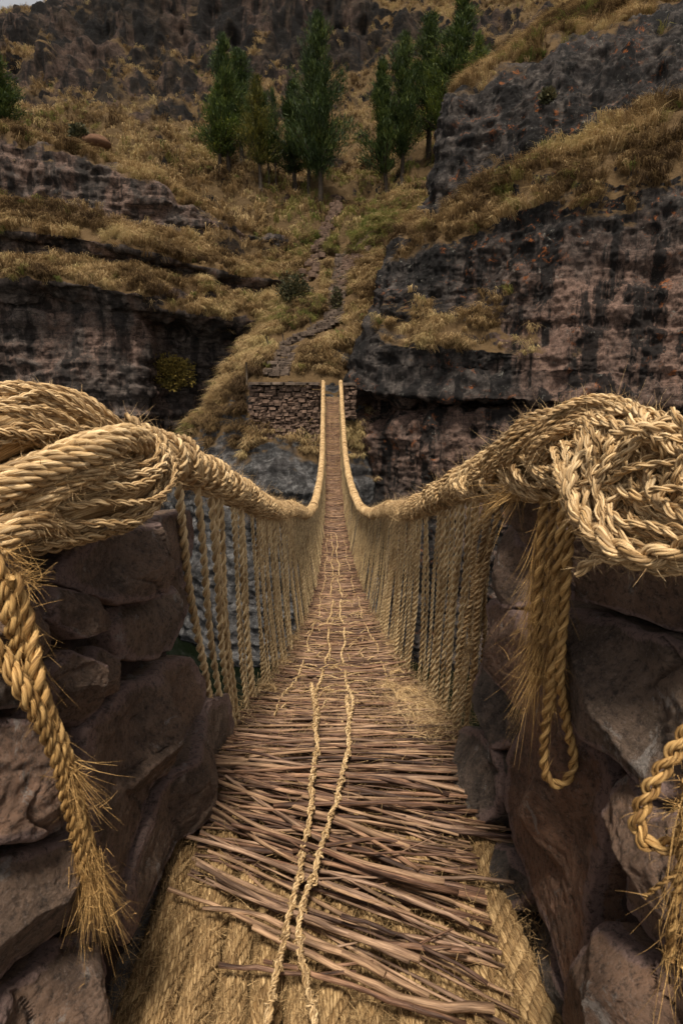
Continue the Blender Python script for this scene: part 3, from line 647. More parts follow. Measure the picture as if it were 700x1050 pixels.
mb = MB(); rbox(mb, np.array([(q0[0] + q1[0]) / 2, 33.15, q0[2] - .04]), (q1[0] - q0[0]) * 1.12, 1.15, .15); mb.build('cap_stone', M_step, ab2, False)
# stairway: steps laid on the bank
stw = thing('stone_stairway', 'rough stone stairway zigzagging up the grassy bank behind the bridge', 'stairway')
route = [(283, 384, 27), (297, 353, 20), (320, 341, 18), (341, 329, 20), (345, 305, 19), (349, 285, 18), (352, 260, 16)]
pts = []
for (a, b) in zip(route[:-1], route[1:]):
    n = max(2, int(math.hypot(b[0] - a[0], (b[1] - a[1]) * 1.6) / 4.2))
    for k in range(n):
        f = k / n; pts.append((a[0] + (b[0] - a[0]) * f, a[1] + (b[1] - a[1]) * f, a[2] + (b[2] - a[2]) * f))
for (x, y, wp) in pts:
    hh_ = hit(x, y, [SP, BG])
    if hh_ is None: continue
    p = hh_[0]; W = wp / F_PX * ((p - CAM) @ FWD)
    mb = MB(); n = 3; e = np.linspace(-W / 2, W / 2, n + 1) + np.array([0, *(rng.normal(size=n - 1) * .1), 0])
    for k in range(n): rbox(mb, p + np.array([(e[k] + e[k + 1]) / 2, .10 * rng.normal(), .05 + .04 * rng.normal()]), (e[k + 1] - e[k]) * (.9 + .15 * rng.random()), .55, .20, .10 * rng.normal(), .22)
    mb.build('step', M_step, stw, False)
# low dry wall lines up the gully
dw = thing('dry_stone_wall', 'low dark dry stone wall climbing the gully above the stairway', 'wall')
mb = MB()
for x, y in [(318 + 28 * f, 288 - 80 * f) for f in np.linspace(0, 1, 44)]:
    hh_ = hit(x, y, [SP, BG, L]); p = hh_[0]; W = 5.5 / F_PX * ((p - CAM) @ FWD)
    for k in range(2): rbox(mb, p + np.array([.3 * rng.normal(), .2 * rng.normal(), .12 + .3 * k]), W * (.8 + .5 * rng.random()), W, .36, rng.random(), .15)
mb.build('masonry', M_mason, dw, False)
dw = thing('dry_stone_wall', 'stone retaining wall beside the upper steps, below the grey slope', 'wall')
mb = MB()
for f in np.linspace(0, 1, 60):
    x = 336 + 38 * f; y = 300 - 62 * f + 6 * math.sin(f * 9)
    for k in range(3):
        hh_ = hit(x - 2 + 9 * rng.random(), y + 14 * k / 3, [SP, BG]); p = hh_[0]; W = 5.5 / F_PX * ((p - CAM) @ FWD)
        rbox(mb, p + np.array([0, 0, .08]), W * (.8 + .6 * rng.random()), W, W * .7, rng.random(), .15)
mb.build('masonry', M_mason, dw, False)
# fence posts
for x, y, top, lab in ((253, 395, 372, 'wooden post at the outer corner of the far abutment'), (256, 390, 372, None), (265, 374, 360, 'wooden post second up the path edge from the abutment'),
                  (275, 362, 345, 'tallest wooden post at the bend of the lower steps'), (290, 352, 343, 'short wooden post just past the bend of the lower steps'), (319, 343, 327, 'wooden post at the foot of the middle steps')):
    if lab is None: continue
    p = hit(x, y, [SP, L])[0]; Hh = (y - top) / F_PX * ((p - CAM) @ FWD)
    mb = MB(); tube(mb, np.array([[0, 0, -.2], [.02, 0, Hh * .5], [.05 * rng.normal(), 0, Hh]]), np.array([.055, .05, .045]), 7, None, .5)
    o = mb.build('fence_post', M_wood); o.location = p; tag(o, lab, 'post', 'wooden posts along the far path')
# ------------------------------------------------------------------ the bridge
YE = 33.0
def deck_z(y):
    y = np.asarray(y, float); yy = np.clip(y, 2.0, None)
    return -.0118 * (yy - 2) * np.clip(YE - yy, 0, None) + .020 * (yy - 2)
def pch(y, X, Yv):
    X, Yv = np.array(X, float), np.array(Yv, float); y = np.asarray(y, float)
    h = np.diff(X); dl = np.diff(Yv) / h; m = np.zeros(len(X)); m[0], m[-1] = dl[0], dl[-1]
    for i in range(1, len(X) - 1): m[i] = (dl[i - 1] * h[i] + dl[i] * h[i - 1]) / (h[i - 1] + h[i])
    i = np.clip(np.searchsorted(X, y) - 1, 0, len(X) - 2); t = (y - X[i]) / h[i]
    return (2 * t ** 3 - 3 * t ** 2 + 1) * Yv[i] + (t ** 3 - 2 * t ** 2 + t) * h[i] * m[i] + (-2 * t ** 3 + 3 * t ** 2) * Yv[i + 1] + (t ** 3 - t ** 2) * h[i] * m[i + 1]
def cx(y): return pch(y, (0, 2.5, 7, 18, 33), (0, .01, -.02, -.22, -.52))
def half(y): return pch(y, (0, 2.4, 5, 9, 18, 27, 33), (.55, .53, .465, .385, .30, .33, .38))
RX = (1.5, 1.9, 2.3, 3.0, 4.2, 6.8, 9, 11.9, 15, 18, 22, 27, 30, 33)
RZ = (1.36, 1.25, 1.13, .93, .58, .0, -.55, -1.08, -1.30, -1.26, -.95, -.03, .72, 1.44)
def rail(y, side):
    y = np.asarray(y, float)
    hw = pch(y, (1.5, 1.9, 3, 6.8, 12, 18, 27, 33), (.60, .56, .55, .555, .50, .42, .45, .48))
    return np.stack([cx(y) + side * hw, y, pch(y, RX, RZ)], -1)
br = thing('rope_bridge', 'long sagging grass rope suspension bridge with a deck of brown sticks', 'bridge')
# deck sticks
sticks = []       # (sort depth, builder args)
def stick_path(a, b, bow, n=9):
    a, b = np.array(a, float), np.array(b, float); t = np.linspace(0, 1, n)[:, None]
    L_ = np.linalg.norm(b - a); P = a + (b - a) * t
    P[:, 1] += bow * L_ * (4 * t[:, 0] * (1 - t[:, 0])) + L_ * .008 * np.sin(t[:, 0] * (5 + 6 * rng.random()) + rng.random() * 6)
    P[:, 2] += L_ * .010 * np.sin(t[:, 0] * (4 + 5 * rng.random()) + rng.random() * 6)
    P[1:-1, 1] += rng.normal(size=n - 2) * .0022
    return P
def add_stick(P, r, tint=None, fork=False):
    sticks.append((float(np.mean(P[:, 1])) - 2.0 * float(np.mean(P[:, 2]) - np.mean(deck_z(P[:, 1]))), P, r, tint, fork))
HERO = [((174, 851), (505, 985), .006), ((173, 911), (440, 1022), .0075), ((208, 931), (395, 1003), .0085), ((202, 886), (430, 985), .0085), ((225, 989), (365, 999), .006),
        ((208, 796), (420, 868), .009), ((231, 796), (400, 905), .0085), ((210, 815), (455, 905), .0085), ((238, 846), (470, 918), .0075), ((280, 826), (478, 826), .0085),
        ((300, 848), (511, 905), .0065), ((300, 905), (527, 908), .0045), ((290, 885), (481, 950), .0065), ((260, 950), (507, 1038), .0105), ((270, 985), (478, 1052), .0075),
        ((380, 968), (481, 976), .009), ((215, 830), (420, 935), .007), ((236, 868), (440, 950), .0065), ((310, 818), (470, 858), .006), ((345, 870), (492, 880), .004),
        ((220, 905), (420, 985), .0065), ((250, 800), (440, 845), .007), ((300, 872), (467, 872), .0065), ((330, 905), (485, 965), .005), ((245, 825), (430, 890), .0065),
        ((350, 940), (500, 1010), .006), ((255, 780), (470, 800), .0075), ((232, 770), (460, 815), .007), ((240, 790), (462, 790), .006)]
for k, (a, b, r) in enumerate(HERO):
    z = .045 + .02 * rng.random()
    P = stick_path(at_z(*a, z), at_z(*b, z + .012 * rng.normal()), .04 * rng.normal(), 12)
    add_stick(P, r, (.12 if k == 9 else None), True)
y = 1.27
while y < YE - .1:
    lay = (1 if y < 1.5 else 2) if y < 1.8 else (3 if y < 3.2 else 2)
    for q in range(lay):
        yy = y + .02 * rng.normal()
        tilt = -.50 * np.clip((2.15 - yy) / .8, 0, 1) + .10 * rng.normal() + .05 * math.sin(yy * 1.7)
        hw = half(yy) * (.98 + .10 * rng.random()); ln = (.72 + .28 * rng.random() ** .5) if y < 12 else 1
        off = (rng.random() - .5) * 2 * hw * (1 - ln)
        xl, xr = cx(yy) - hw * ln + off - .02 * rng.random(), cx(yy) + hw * ln + off + .03 * rng.random()
        if yy < 1.75: xl = max(xl, -.47); xr = min(xr, .42)
        yl, yr = yy - tilt * (xl - cx(yy)) * -1, yy + tilt * (xr - cx(yy))
        if min(yl, yr) < 1.05: continue
        z = .012 + .012 * q + .010 * rng.random()
        P = stick_path((xl, yl, deck_z(yl) + z), (xr, yr, deck_z(yr) + z + .008 * rng.normal()), .03 * rng.normal(), 9 if y < 6 else 5)
        sag = 1 - ((P[:, 0] - cx(P[:, 1])) / hw) ** 2; P[:, 2] -= .035 * sag * min(1, max(0, (yy - 1.8)))
        add_stick(P, (.0032 + .0052 * rng.random() ** 1.7) * (1.1 if y < 2.4 else (1 if y < 6 else 1.35)))
    y += .017 if y < 4 else (.026 if y < 12 else .045)
sticks.sort(key=lambda s: s[0])
def emit(mb, s, sides=7):
    _, P, r, tint, fork = s
    rr = r * np.linspace(1.12, .72, len(P)) * (1 + .10 * rng.normal(size=len(P)))
    if rng.random() < .5: rr = rr[::-1]
    tube(mb, P, rr, sides, np.tile([0, 0, 1.0], (len(P), 1)), (rng.random() ** 1.8 if rng.random() < .85 else 1.0) if tint is None else tint)
    if fork and rng.random() < .6:
        i = rng.integers(3, len(P) - 3); d = norm(P[i + 1] - P[i - 1]) + np.array([0, .5 * rng.choice([-1, 1]), .12])
        tube(mb, np.array([P[i], P[i] + d * .03, P[i] + d * (.06 + .08 * rng.random())]), np.array([r * .6, r * .45, r * .25]), 5, None, tint)
for s in sticks[:99]:
    mb = MB(); emit(mb, s, 8); mb.build('deck_stick', M_twig, br)
mb = MB()
for s in sticks[99:]: emit(mb, s, 6 if s[0] < 6 else 4)
tag(mb.build('stick_matting', M_twig, br), None, None, None, 'stuff')
# straw bed under the sticks + floor cables
ys = np.concatenate([np.linspace(.7, 6, 60), np.linspace(6.2, YE + .6, 90)]); xs = np.linspace(-1, 1, 13)
V = np.array([[cx(y_) + x_ * half(y_) * .93, y_, deck_z(y_) - .022 - .05 * float(y_ < 1.9) - .03 * (1 - x_ * x_) * min(1, max(0, y_ - 1.8)) * 1.0] for y_ in ys for x_ in xs]); V[:, 2] += .010 * fbm(V * 14, 2)
mb = MB(); mb.add(V, [grid_faces(len(ys), 13)], fib=V[:, [0, 1, 2]] * np.array([.3, 1, 1]), tint=.3)
n = 9000
yy = .95 + 2.4 * rng.random(n) ** 1.8; xx = (rng.random(n) * 2 - 1) * .60
D = norm(np.stack([.55 * rng.normal(size=n), 1.3 * rng.normal(size=n), .18 + .22 * np.abs(rng.normal(size=n))], 1))
ribbons(mb, np.stack([xx, yy, deck_z(yy) - .015 + .02 * rng.random(n)], 1), D, .03 + .10 * rng.random(n) ** 2, .0018, .5, 3, .25)
n = 2600
yy = 3 + 9 * rng.random(n) ** 1.3; xx = cx(yy) + (rng.random(n) * 2 - 1) * half(yy) * 1.05
ribbons(mb, np.stack([xx, yy, deck_z(yy) - .0 + .04 * rng.random(n)], 1), D[:n], .03 + .10 * rng.random(n) ** 2, .0026, .5, 3, .25)
n = 2600
yy = 1.1 + 2.6 * rng.random(n); xx = (rng.random(n) * 2 - 1); xx = np.sign(xx) * np.abs(xx) ** .6 * .56
ribbons(mb, np.stack([xx, yy, deck_z(yy) + .02 + .045 * rng.random(n)], 1), norm(np.stack([rng.normal(size=n), rng.normal(size=n), .25 * rng.normal(size=n)], 1)), .03 + .09 * rng.random(n) ** 2, .0016, .5, 3, .2)
tag(mb.build('straw_matting', M_straw_dull, br), None, None, None, 'stuff')
for xo, Rr_ in ((-.525, .036), (-.45, .042), (-.365, .045), (-.27, .042), (-.175, .04), (-.09, .04), (-.01, .04), (.07, .042), (.165, .04), (.27, .045), (.37, .045), (.475, .058)):
    yv = np.linspace(.72, 2.6, 60); side = np.sign(xo)
    P = np.stack([xo + .016 * np.sin(yv * 5 + xo * 9) + .05 * side * (abs(xo) > .3) * np.clip(1.5 - yv, 0, 1), yv, deck_z(yv) - .034 + .012 * np.sin(yv * 7 + xo * 30)], 1)
    mb = MB(); rope(mb, P, Rr_ * (.95 + .10 * np.sin(np.linspace(0, 9, 60) + xo * 40)), 8, .34, 5, 26, yarns=4, ypitch=.05)
    fuzz(mb, 5200, (.012, .065), .0016, curl=.8, grav=.1)
    mb.build('floor_rope', M_straw_dull, br)
for xo in (-.9, -.35, .35, .9):
    yv = np.linspace(2.6, YE + .5, 260); P = np.stack([cx(yv) + xo * half(yv), yv, deck_z(yv) - .05], 1)
    mb = MB(); tube(mb, P, .04, 8, np.tile([0, 0, 1.0], (260, 1))); mb.build('floor_rope', M_straw_dull, br)
# lashing cords down the middle
for pl in ([(276, 1075), (279, 1015), (288, 975), (297, 940), (305, 900), (312, 868), (318, 838), (320, 800), (324, 770), (323, 735), (320, 692)],
           [(330, 1075), (316, 1020), (307, 965), (312, 925), (323, 890), (335, 852), (346, 815), (352, 785), (358, 755), (356, 705)]):
    P = [at_z(px, py, .078 + .008 * math.sin(i * 2.1)) for i, (px, py) in enumerate(pl)]
    P = smooth_path(P, step=.01)
    P[:, 2] += .006 * np.sin(P[:, 1] * 60) - .052 * np.clip((P[:, 1] - 1.8) / .8, 0, 1); P[:, 0] += .012 * pnoise(np.stack([P[:, 1] * 7, P[:, 0] * 3, 0 * P[:, 0]], 1))
    mb = MB(); off = np.stack([.0052 * np.sin(arclen(P) * 70), 0 * P[:, 0], 0 * P[:, 0]], 1)
    rope(mb, P + off, .0062, 2, .032, 6, 9); rope(mb, P - off + [0, 0, .004], .0062, 2, .032, 6, 9)
    for q_ in range(0, len(P), 9):      # knots where the cord grips the sticks
        t = np.linspace(0, 7, 16); rr_ = .0095 + .004 * rng.random(); rope(mb, P[q_] + np.stack([rr_ * np.cos(t), rr_ * .9 * np.sin(t * .8 + q_), .7 * rr_ * np.sin(t)], 1), .0048, 2, .025, 5, 7)
    fuzz(mb, 500, (.008, .03), .001)
    mb.build('lashing_cord', M_straw, br)
mb = MB()
for xo in (-.175, .035, -.42, .42):
    yv = np.linspace(2.5, 15, 420); P = np.stack([cx(yv) + xo * half(yv) * 1.6 + .02 * np.sin(yv * 2.3 + xo * 20) + .010 * np.sin(yv * 6 + xo * 50), yv, deck_z(yv) + .043 + .012 * np.sin(yv * 40 + xo * 9)], 1)
    P[:, 2] -= np.where(np.sin(yv * 3.1 + xo * 30) > .86, .05, -.008) + .03 * np.minimum(1, yv - 2.4)
    rope(mb, P, .012 if abs(xo) < .2 else .007, 2, .06, 5, 7)
for _ in range(150):   # cross ties and loose ends lying on the sticks
    y_ = 2.6 + 10 * rng.random() ** 1.3; a = rng.random() * 6.28; l_ = .05 + .10 * rng.random(); x_ = cx(y_) + (rng.random() * 2 - 1) * half(y_) * .8
    t = np.linspace(-1, 1, 6); P = np.stack([x_ + t * l_ * math.cos(a), y_ + t * l_ * math.sin(a), 0 * t], 1); P[:, 2] = deck_z(P[:, 1]) + .022 + .01 * np.cos(t * 3)
    rope(mb, P, .006, 2, .04, 5, 6)
fuzz(mb, 900, (.02, .06), .0022)
mb.build('lashing_cord', M_straw, br)
# handrails
for side in (-1, 1):
    yv = np.concatenate([np.linspace(1.55 if side < 0 else 1.6, 8, 200), np.linspace(8.1, YE, 260)]); P = rail(yv, side)
    P[:, 2] += .012 * pnoise(np.stack([yv * 4, 0 * yv + side * 5, 0 * yv], 1)) + .02 * pnoise(np.stack([yv * 1.3, 0 * yv + side * 9, 0 * yv], 1)); P[:, 0] += .012 * pnoise(np.stack([yv * 5, 0 * yv + side * 3 + 20, 0 * yv], 1))
    mb = MB(); Rr_ = np.interp(yv, (1.5, 2.2, 3, 6, 12, YE), (.056, .060, .060, .064, .066, .070))
    Rr_ = Rr_ * (1 + .5 * pnoise(np.stack([yv * 5.3, 0 * yv + side * 7, 0 * yv + 3], 1)))
    rope(mb, P, Rr_, 9, .55, 6, 18, fill=1.1); fuzz(mb, 5200, (.015, .06), .0013, sel=lambda V: V[:, 1] < 5)
    hr = mb.build('handrail', M_straw, br)
    mb = MB(); s = arclen(P); q = np.linspace(0, s[-1], int(s[-1] / .0055))
    Q = np.stack([np.interp(q, s, P[:, k]) for k in range(3)], 1); T, N, B = frames(Q); yq = Q[:, 1]
    pit = np.interp(yq, (1.6, 2.3, 2.8, 4, 8), (.13, .12, .075, .06, .10) if side < 0 else (.075, .065, .06, .058, .10))
    ph = np.cumsum(2 * math.pi * .0055 / pit); R0 = np.interp(q, s, Rr_) * (1.06 + .14 * pnoise(np.stack([ph * .31, 0 * ph, 0 * ph + side], 1)))
    ph = ph + 1.1 * pnoise(np.stack([q * 9, 0 * q + 4, 0 * q + side], 1))
    C = Q + (N * np.cos(ph)[:, None] + B * np.sin(ph)[:, None]) * (R0 + .004)[:, None]
    kn = yq < 8; rope(mb, C[kn], .0125, 2, .06, 6, 8); tube(mb, C[~kn], (np.interp(yq, (8, YE), (.015, .024)) * (1 + .6 * pnoise(np.stack([q * 8, 0 * q, 0 * q + side], 1))))[~kn], 6, norm(C - Q)[~kn], .35)
    C2 = Q + (N * np.cos(-ph * .41)[:, None] + B * np.sin(-ph * .41)[:, None]) * (R0 * 1.04 + .004)[:, None]
    k = (yq < 12) & (yq > (2.75 if side < 0 else 0)); rope(mb, C2[k], .0085, 2, .045, 5, 7)
    fuzz(mb, 6500, (.02, .075), .0015, curl=.8, sel=lambda V: V[:, 1] < 5)
    fuzz(mb, 5000, (.03, .09), .003, curl=.8, sel=lambda V: (V[:, 1] > 4.5) & (V[:, 1] < 12))
    mb.build('whipping', M_straw, hr)
# hangers
hang = []
def hanger(side, yt, yb, r, dx=0.0, near=True):
    top = rail(yt, side); top[2] -= .03; bot = np.array([cx(yb) + side * (half(yb) + .015 + dx), yb, deck_z(yb) - .03])
    t = np.linspace(0, 1, 14)[:, None]; P = top + (bot - top) * t
    P[:, 0] += side * .012 * np.sin(t[:, 0] * 3.1) + .004 * np.sin(t[:, 0] * 9 + yt * 50); P[:, 1] += .006 * np.sin(t[:, 0] * 7 + yt * 70)
    hang.append((yt, side, P, r))
for yt, yb, r in ((1.92, 2.28, .017), (2.14, 2.42, .0165), (2.36, 2.56, .016), (2.44, 2.62, .016), (2.52, 2.68, .0155), (2.92, 2.98, .010), (2.86, 2.93, .012), (3.05, 3.12, .016), (3.12, 3.18, .014)): hanger(-1, yt, yb, r)
for yt, yb, r in [(2.20 + .112 * k + .03 * rng.normal(), 2.38 + .105 * k + .03 * rng.normal(), .0105 + .004 * rng.random()) for k in range(11)]: hanger(1, yt, yb, r)
for side, y0 in ((-1, 3.42), (1, 3.72)):
    y_ = y0
    while y_ < YE - .5:
        r = (.0098 + .0045 * rng.random()) * (1 if y_ < 8 else 1.3)
        hanger(side, y_ + .03 * rng.normal(), y_ + .05 + .06 * rng.normal(), r, .025 * rng.normal())
        y_ += max(.035, (.075 if y_ < 8 else .11) + .03 * rng.normal())
        if rng.random() < .20: y_ += .08 + .10 * rng.random()
hang.sort(key=lambda h: h[0])
def emit_h(mb, h):
    yt, side, P, r = h
    if yt < 6.5: rope(mb, P, r, 2, r * 6.2 * (.9 + .3 * rng.random()), 7, 9, tint=.5 + .5 * rng.random()); fuzz(mb, 70, (.006, .025), .0011)
    else: rope(mb, P, r, 2, r * 6.5, 4, 5, tint=.5 + .5 * rng.random())
for h_ in hang[:99]:
    mb = MB(); emit_h(mb, h_); mb.build('hanger_rope', M_straw_lifted, br)
mb = MB()
for h_ in hang[99:]: emit_h(mb, h_)
tag(mb.build('hanger_webbing', M_straw_lifted, br), None, None, None, 'stuff')
mb = MB()
for yt, side, P, r in hang:
    if yt > 9 or rng.random() < .25: continue
    c = rail(yt, side); t = np.linspace(0, 2 * math.pi * 1.6, 22); RR = np.interp(yt, (1.5, 3, 9), (.064, .070, .078)) * (1 + .12 * rng.random())
    X_ = np.stack([c[0] + RR * np.cos(t), yt + .02 * rng.normal() * np.sin(t * .5) + .012 * (t - 4) * rng.normal(), c[2] + RR * np.sin(t)], 1)
    rope(mb, X_, .0095 + .004 * rng.random(), 2, .045, 6, 8)
fuzz(mb, 3500, (.015, .06), .0014, curl=.8); mb.build('hanger_knots', M_straw, br)
# straw knots where the hangers meet the deck
for (x_, y_, R0, n_) in ((.40, 3.25, .085, 1), (.47, 2.95, .06, 1), (.30, 3.5, .05, 1), (.44, 2.6, .06, 0), (-.49, 3.4, .05, 0), (-.46, 4.3, .07, 0), (.40, 3.9, .06, 0), (-.47, 5.4, .06, 0), (.5, 5.2, .06, 0)):
    mb = MB(); c = np.array([x_ + cx(y_), y_, deck_z(y_) + R0 * .25])
    for k in range(9 if n_ else 6):
        a0 = rng.random() * 6.28; ax = norm(rng.normal(size=3)); bx = norm(np.cross(ax, rng.normal(size=3))); cz = np.cross(ax, bx)
        t = np.linspace(0, 5.2, 40); rr = R0 * (.55 + .45 * rng.random())
        P = c + (np.cos(t)[:, None] * bx + np.sin(t)[:, None] * cz) * rr * np.array([1, 1, .55]) + .01 * rng.normal(size=3)
        rope(mb, P, .010, 2, .05, 6, 8)
    fuzz(mb, 900, (.02, .09), .0018, curl=.7); mb.build('straw_knot', M_straw, br)
n = 1500; mb = MB()
yy = 2.25 + 1.1 * rng.random(n); xx = .46 + .10 * rng.normal(size=n) - .05 * (yy - 2.3)
ribbons(mb, np.stack([xx, yy, deck_z(yy) + .02 + .05 * np.abs(rng.normal(size=n))], 1), norm(np.stack([.9 * rng.normal(size=n), .5 * rng.normal(size=n), .5 * np.abs(rng.normal(size=n))], 1)), .04 + .10 * rng.random(n) ** 2, .0019, .7, 3, .3)
n = 1800; yy = 2.5 + 4.5 * rng.random(n); sd_ = rng.choice([-1, 1], n); xx = cx(yy) + sd_ * half(yy) * (1 + .08 * rng.normal(size=n))
ribbons(mb, np.stack([xx, yy, deck_z(yy) + .02 + .04 * np.abs(rng.normal(size=n))], 1), norm(rng.normal(size=(n, 3)) + [0, 0, .3]), .03 + .08 * rng.random(n) ** 2, .0022, .7, 3, .3)
tag(mb.build('loose_straw', M_straw, br), None, None, None, 'stuff')
# frayed bunch hanging on the near right end of the handrail
mb = MB()
for k in range(9):
    y_ = 2.12 + .02 * k; a = rail(y_, 1) + np.array([.02, 0, -.02]); b = np.array([.56 + .02 * rng.normal(), y_ + .12 + .05 * rng.random(), .05 + .5 * rng.random()])
    t = np.linspace(0, 1, 12)[:, None]; P = a + (b - a) * t; P[:, 0] += .015 * np.sin(t[:, 0] * 6 + k)
    rope(mb, P, .011, 2, .05, 6, 8)
    ribbons(mb, np.repeat(b[None], 60, 0) + rng.normal(size=(60, 3)) * .008, norm(np.array([0, .1, -1.0]) + .35 * rng.normal(size=(60, 3))), .05 + .1 * rng.random(60), .0016, .3)
fuzz(mb, 700, (.02, .07), .0014); mb.build('frayed_end', M_straw, br)
# ------------------------------------------------------------------ near walls of big stones
def stone(poly, side, thick, parent, tint, prot=0.0, rnd=.035, label=None, seed=0, tiltv=0.0):
    Q = np.array([at_wall(px, py, side) for px, py in poly])
    yz = Q[:, 1:]; c = yz.mean(0)
    # outline, subdivided and roughened
    O = resample(np.concatenate([yz, yz[:1]]), 132)[:-1]; n = len(O)
    for _ in range(1): O = .25 * np.roll(O, 1, 0) + .5 * O + .25 * np.roll(O, -1, 0)
    d = O - c; O = c + d * (1 - .006 / np.maximum(.03, np.linalg.norm(d, axis=1)))[:, None]
    nz_ = fbm(np.concatenate([O * 9, np.full((n, 1), seed * 3.7)], 1), 4); O = O + d * (.045 * nz_)[:, None]
    rad = np.linalg.norm(O - c, axis=1)
    rings = []
    for dep in (1.0, .6, .3, .12): rings.append((1.0 - .03 * dep, -dep * thick, 0.0))
    K = 46
    for k in range(K + 1):
        s = 1 - (k / K) ** 1.35; rings.append((s, None, s))
    V = []; E = []
    rmin = max(.02, np.percentile(rad, 25))
    for s, dep, e in rings:
        p = c + (O - c) * s
        x0 = .555 + .05 * p[:, 1]
        if dep is not None: out = np.full(n, dep) - rnd
        else:
            dist = (1 - s) * rad; q = np.clip(dist / rnd, 0, 1); out = -rnd * (1 - np.sqrt(1 - (1 - q) ** 2))
        out = out + prot + tiltv * (p[:, 0] - c[0])
        V.append(np.stack([side * (x0 - out), p[:, 0], p[:, 1]], 1)); E.append(np.full(n, e))
    V = np.concatenate(V); E = np.concatenate(E)
    nn = len(rings)
    face = np.repeat(np.array([1.0 if r[1] is None else .6 for r in rings]), n)
    q = V + seed * 7.1
    fac = 1 if True else 0
    r_ = np.random.default_rng(seed + 500); fac = np.full(len(V), 1e9); ext = max(np.ptp(O[:, 0]), np.ptp(O[:, 1]))
    for k in range(9):        # flat cleaved facets
        a_ = .02 + .045 * r_.random(); sl = r_.normal(size=2) * .42
        fac = np.minimum(fac, a_ + (V[:, 1] - c[0]) * sl[0] + (V[:, 2] - c[1]) * sl[1])
    fac = np.maximum(fac, -.06); fac = fac - fac[n * 4:].mean() + .012
    disp = fac + .003 * fbm(q * 5, 3) + .004 * np.tanh(14 * pnoise(q * np.array([3, 3, 9]) + 4)) + .004 * (ridged(q * 26, 4) - .4) + .0035 * fbm(q * 60, 3)
    cr = np.abs(pnoise(q * np.array([4, 4, 5.5]) + 11)); disp -= .016 * np.exp(-(cr / .014) ** 2) * np.clip(pnoise(q * 2 + 40) * 4, 0, 1)
    V[:, 0] -= side * disp * face
    V[:, 1] += .010 * fbm(q * 9 + 20, 4); V[:, 2] += .010 * fbm(q * 9 + 60, 4)
    F = grid_faces(nn, n, True)
    F = F if side > 0 else F[:, ::-1]
    mb = MB(); mb.add(V, [F], tint=tint, edge=np.clip(E, 0, 1) ** 4)
    o = mb.build('stone', M_stone, parent)
    if label: o['label'] = label
    return o
wl = thing('stone_wall', 'wall of big dark brown stones on the left, under the large rope coil', 'wall')
LS = [([(74, 553), (158, 527), (186, 522), (191, 544), (188, 572), (161, 597), (103, 626), (74, 611), (41, 599), (38, 588), (62, 565)], .45, .05),
      ([(20, 540), (70, 535), (150, 515), (150, 528), (70, 552), (58, 566), (36, 590), (24, 588)], .35, -.03),
      ([(34, 598), (74, 612), (102, 627), (104, 640), (79, 653), (55, 658), (34, 636)], .5, .045),
      ([(104, 645), (108, 628), (162, 599), (189, 574), (199, 609), (191, 640), (179, 667), (137, 680), (113, 676)], .35, .02),
      ([(77, 745), (113, 710), (138, 690), (179, 670), (194, 671), (205, 698), (208, 722), (180, 765), (148, 812), (116, 900), (102, 940), (80, 890), (70, 810)], .45, .03),
      ([(206, 717), (226, 711), (234, 742), (229, 776), (208, 803), (162, 880), (120, 958), (106, 985), (110, 930), (126, 880), (152, 812)], .30, .06),
      ([(87, 712), (88, 685), (99, 660), (111, 685), (113, 707), (93, 725)], .5, .03),
      ([(57, 664), (80, 681), (86, 712), (75, 747), (56, 737), (45, 690)], .45, .035),
      ([(-60, 740), (0, 731), (24, 716), (46, 740), (54, 800), (40, 850), (0, 868), (-60, 880)], .75, .05),
      ([(-60, 692), (0, 682), (22, 700), (23, 712), (0, 726), (-60, 736)], .1, .03),
      ([(-60, 885), (0, 874), (44, 853), (60, 808), (72, 860), (96, 930), (44, 962), (0, 1008), (-60, 1060)], .4, .04),
      ([(0, 1016), (46, 966), (98, 935), (106, 990), (90, 1060), (40, 1120), (-40, 1110)], .55, .05),
      ([(-60, 590), (24, 562), (32, 600), (33, 640), (52, 665), (45, 690), (22, 698), (0, 678), (-60, 688)], .4, .02),
      ([(105, 665), (135, 683), (112, 703), (100, 655)], .2, -.05)]
for k, (p, tn, pr) in enumerate(LS): stone(p, -1, .42, wl, tn, pr, .010, seed=k + 1)
wr = thing('stone_wall', 'wall of big reddish stones on the right, under the knotted rope ends', 'wall')
